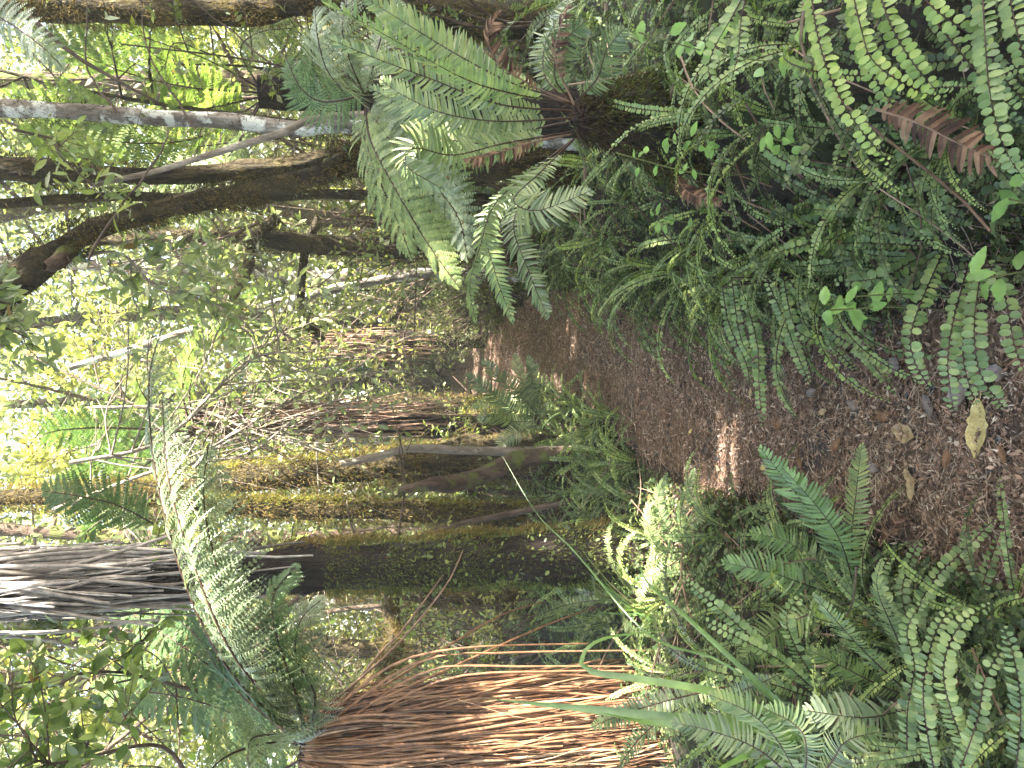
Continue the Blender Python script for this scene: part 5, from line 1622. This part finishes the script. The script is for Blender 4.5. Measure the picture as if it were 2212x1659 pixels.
# ------------------------------------------------------------------ ground cover
n = 110000
y = 1.0 + 12 * rng.random(n) ** 1.5
sg = np.where(rng.random(n) < .5, -1, 1)
x = path_x(y) + sg * (path_w(y) * .93 + np.abs(rng.normal(0, .3 + .22 * y, n)))
ok = (vnoise(x * 2.5, y * 2.5, 4) + rng.normal(0, .3, n) > -.25) & (np.abs(x) < 7)
x, y = x[ok], y[ok]
n = len(x)
hgt = .02 + .10 * rng.random(n) * np.clip(.5 + vnoise(x * 3, y * 3, 9), .1, 1.3) * (1 + .12 * y)
mb = MB()
P = np.stack([x, y, G(x, y) + hgt], 1)
sz = rng.uniform(.008, .026, n) * (1 + .1 * y)
leaves(mb, P, nrm(rng.normal(0, 1, (n, 3)) * [1, 1, .5]), nrm(rng.normal(0, .5, (n, 3)) + [0, -.3, 1]), sz, sz * .55, PR_HEX, 0, .2)
o = mb.build('ground_cover', [M['under']])
tag(o, 'low small leaved ground cover on both banks', 'ground cover', kind='stuff')

n = 26000
y = 1.2 + 7 * rng.random(n) ** 1.4
sg = np.where(rng.random(n) < .6, -1, 1)
x = path_x(y) + sg * path_w(y) * (1 + np.abs(rng.normal(0, .35, n)) - .12)
ok = vnoise(x * 3.5 + 8, y * 3.5, 2) > .12
x, y = x[ok], y[ok]
n = len(x)
mb = MB()
leaves(mb, np.stack([x, y, G(x, y) + .004], 1), nrm(rng.normal(0, .7, (n, 3)) + [0, 0, 1.]), nrm(rng.normal(0, 1, (n, 3))), rng.uniform(.012, .035, n), rng.uniform(.003, .008, n), PR_HEX, 0, .3)
o = mb.build('ground_moss', [M['moss_green']])
tag(o, 'yellow green moss along the edges of the path', 'moss', kind='stuff')

# low sprigs of small ferns over the banks
mb = MB()
r = np.random.default_rng(55)
for k in range(1700):
    y = 1.0 + 8 * r.random() ** 1.5
    x = path_x(y) + (-1 if r.random() < .45 else 1) * (path_w(y) + .02 + abs(r.normal(0, .35 + .12 * y)))
    z = float(G(x, y))
    a = r.uniform(0, 6.28)
    sp_ = arch(r.uniform(.10, .26) * (1 + .05 * y), r.uniform(10, 75), r.uniform(-60, 0), 1.2)[::2]
    sp_ = np.stack([sp_[:, 0] * math.cos(a), sp_[:, 0] * math.sin(a), sp_[:, 2]], 1) + [x, y, z + r.uniform(0, .05)]
    frond(mb, sp_, side=(math.sin(a), -math.cos(a), 0), kind='creek' if r.random() < .7 else 'crown', width=r.uniform(.018, .04) * (1 + .05 * y), n=14, gap=.1, rad=.0012, seed=9000 + k, miss=.05)
o = mb.build('low_ferns', [M['under2'], M['stalk_dark']])
tag(o, 'carpet of tiny fern sprigs between the larger ferns', 'fern carpet', kind='stuff')

# dead twigs and stalks lying on the banks
n = 500
y = 1.3 + 6 * rng.random(n)
sg = np.where(rng.random(n) < .5, -1, 1)
x = path_x(y) + sg * (path_w(y) + np.abs(rng.normal(0, .6, n)))
a = rng.uniform(0, 6.28, n)
ln = rng.uniform(.1, .5, n)
t = np.linspace(-.5, .5, 6)
cc = np.stack([x[:, None] + np.cos(a)[:, None] * ln[:, None] * t, y[:, None] + np.sin(a)[:, None] * ln[:, None] * t + (.1 * rng.normal(0, 1, n) * ln)[:, None] * t ** 2, np.zeros((n, 6))], -1)
cc[..., 2] = G(cc[..., 0], cc[..., 1]) + .02 + rng.uniform(0, .12, (n, 1)) + rng.normal(0, .25, (n, 1)) * ln[:, None] * (t + .5)
mb = MB()
tubes(mb, cc, rng.uniform(.0015, .0035, (n, 1)) * np.ones(6), 4)
o = mb.build('fallen_twigs', [M['dead_brown']])
tag(o, 'dry brown stalks and twigs strewn over the banks', 'twigs', kind='stuff')

# ------------------------------------------------------------------ the wood behind, and the unseen shade leaves overhead
def leaf_mass(name, cen, nper, sd, size, mat, lab, cat, seed):
    r = np.random.default_rng(seed)
    q = np.repeat(cen, nper, 0)
    n = len(q)
    q = q + r.normal(0, 1, (n, 3)) * sd
    ok = q[:, 2] > G(q[:, 0], q[:, 1])
    q = q[ok]
    n = len(q)
    mb = MB()
    s = size * r.uniform(.5, 1.3, n)
    leaves(mb, q, nrm(r.normal(0, 1, (n, 3))), nrm(r.normal(0, .7, (n, 3)) + [0, 0, .8]), s, s * .5, PR_HEX, 0, .15)
    o = mb.build(name, [M[mat]])
    return tag(o, lab, cat, kind='stuff')


r = np.random.default_rng(91)
n = 2500
yy = r.uniform(13, 24, n)
xx = r.uniform(-1, 1, n) * (3 + yy * .62)
zz = r.random(n) ** 1.25 * (6.2 + (yy - 13) * .85)
leaf_mass('woods', np.stack([xx, yy, zz + .2], 1), 110, np.array([.5, .5, .4]), .14, 'far', 'leafy wood closing the view far behind the trees', 'woods', 92)

r = np.random.default_rng(93)
n = 640
yy = r.uniform(8.5, 13, n)
xx = r.uniform(-1, 1, n) * (2 + yy * .6)
zz = .6 + r.random(n) ** .9 * (yy * .62)
ok = (np.abs(xx - path_x(yy)) > .8) | (zz > 1.6)
leaf_mass('foliage', np.stack([xx, yy, zz + .3], 1)[ok], 75, np.array([.32, .32, .22]), .085, 'broad_yellow2', 'fine sunlit foliage filling the gaps between the far trunks', 'foliage', 94)

# unseen leaf clumps added for shade, gaps cut to aim sun at chosen spots
PATCH = [(W(900, 1500, 3.0), 0.145), (W(1050, 1490, 3.0), 0.174), (W(1250, 1470, 3.0), 0.203), (W(1100, 1600, 3.0), 0.145), (W(950, 1620, 3.0), 0.116), (W(1380, 1470, 3.0), 0.174), (W(800, 1520, 3.1), 0.131),
         (GP(1450, 1160), .3), (GP(1480, 1090), .13), (GP(1450, 1250), .2), (GP(1290, 810), .06), (GP(1270, 850), .08), (GP(1590, 900), .05), (W(1000, 920, 5.9), .16), (W(950, 1120, 5.), .1), (W(780, 1000, 5.4), .16),
         (W(860, 1480, 3.0), .08), (W(300, 900, 5.0), .8), (W(200, 800, 6.5), 1.2), (W(200, 200, 5.0), .7), (W(460, 470, 5.2), .3), (W(900, 330, 2.4), .14), (W(1030, 620, 2.15), .06),
         (W(950, 540, 2.9), .1), (W(550, 40, 4.6), .2), (W(300, 30, 4.6), .15), (W(100, 1250, 4.1), .35), (W(200, 1500, 4.0), .6), (W(420, 1150, 2.9), .25), (W(1320, 1250, 4.0), .14), (GP(1260, 960), .2),
         (W(1000, 30, 2.4), .08), (W(700, 560, 6.5), .5), (W(450, 640, 6.0), .5), (W(200, 1500, 6.0), 1.2), (W(250, 850, 8.0), 1.1), (W(500, 600, 8.0), 1.2), (W(300, 1150, 7.5), 1.2), (W(600, 1000, 7.5), .8), (W(700, 1350, 6.5), .7), (W(850, 500, 8), .7), (W(1430, 1230, 3.2), .14), (W(950, 1560, 3.0), .06), (W(1180, 1540, 3.0), .07)]
r = np.random.default_rng(95)
nc = 3300
cx_, cy_ = r.uniform(-6, 17, nc), r.uniform(-10, 9.5, nc)
cz_ = r.uniform(7.5, 10.5, nc)
per = 60
yp = np.repeat(np.arange(1.2, 7.5, .22), 5)
xp = path_x(yp) + np.tile(np.linspace(-.9, .9, 5), len(yp) // 5) * path_w(yp)
br = np.stack([xp, yp, G(xp, yp)], 1)[r.random(len(xp)) < .5]
br = br + SUN * ((r.uniform(8.2, 10, len(br)) - br[:, 2]) / SUN[2])[:, None]  # extra leaf clumps added along sun lines to shade the path
q = np.repeat(np.concatenate([np.stack([cx_, cy_, cz_], 1), br]), per, 0)
q = q + r.normal(0, 1, q.shape) * [.36, .36, .2]
keep = np.ones(len(q), bool)
for pc, rad in PATCH:
    v = q - np.asarray(pc)
    al = v @ SUN
    d2 = (v ** 2).sum(1) - al ** 2
    keep &= d2 > (rad + .03) ** 2
q = q[keep]
# keep the canopy out of the picture
rel = q - CAM
fw = rel @ np.array([0, cp, -sp])
dn = rel @ np.array([0, -sp, -cp])
q = q[~((fw > 0) & (dn > -fw * .72))]
n = len(q)
mb = MB()
s = r.uniform(.10, .22, n)
leaves(mb, q, nrm(r.normal(0, 1, (n, 3)) * [1, 1, .4]), nrm(r.normal(0, .35, (n, 3)) + SUN * .8 + [0, 0, .3]), s, s * .6, PR_HEX, 0, .15)
o = mb.build('shade_canopy', [M['shade_canopy']])
tag(o, 'unseen high leaf layer added to shade the path, gaps cut for sun patches', 'shade_canopy', kind='stuff')

# thin haze volume added for a soft veiling glow
hz = bpy.data.materials.new('glow haze')
hz.use_nodes = True
t = hz.node_tree
t.nodes.clear()
v_ = t.nodes.new('ShaderNodeVolumePrincipled')
v_.inputs['Density'].default_value = .0045
v_.inputs['Color'].default_value = (.9, .95, .88, 1)
o_ = t.nodes.new('ShaderNodeOutputMaterial')
t.links.new(v_.outputs[0], o_.inputs['Volume'])
mb = MB()
X0, X1, Y0, Y1, Z0, Z1 = -165, 165, -65, 265, -2, 19
mb.grid(np.array([[[X0, Y0, Z0], [X1, Y0, Z0], [X1, Y1, Z0], [X0, Y1, Z0]], [[X0, Y0, Z1], [X1, Y0, Z1], [X1, Y1, Z1], [X0, Y1, Z1]]], float)[None], 0, True)
mb.F.append(np.array([[3, 2, 1, 0], [4, 5, 6, 7]]))
mb.M.append(np.zeros(2, np.int32))
o = mb.build('haze', [hz], smooth=False)
o['kind'] = 'stuff'
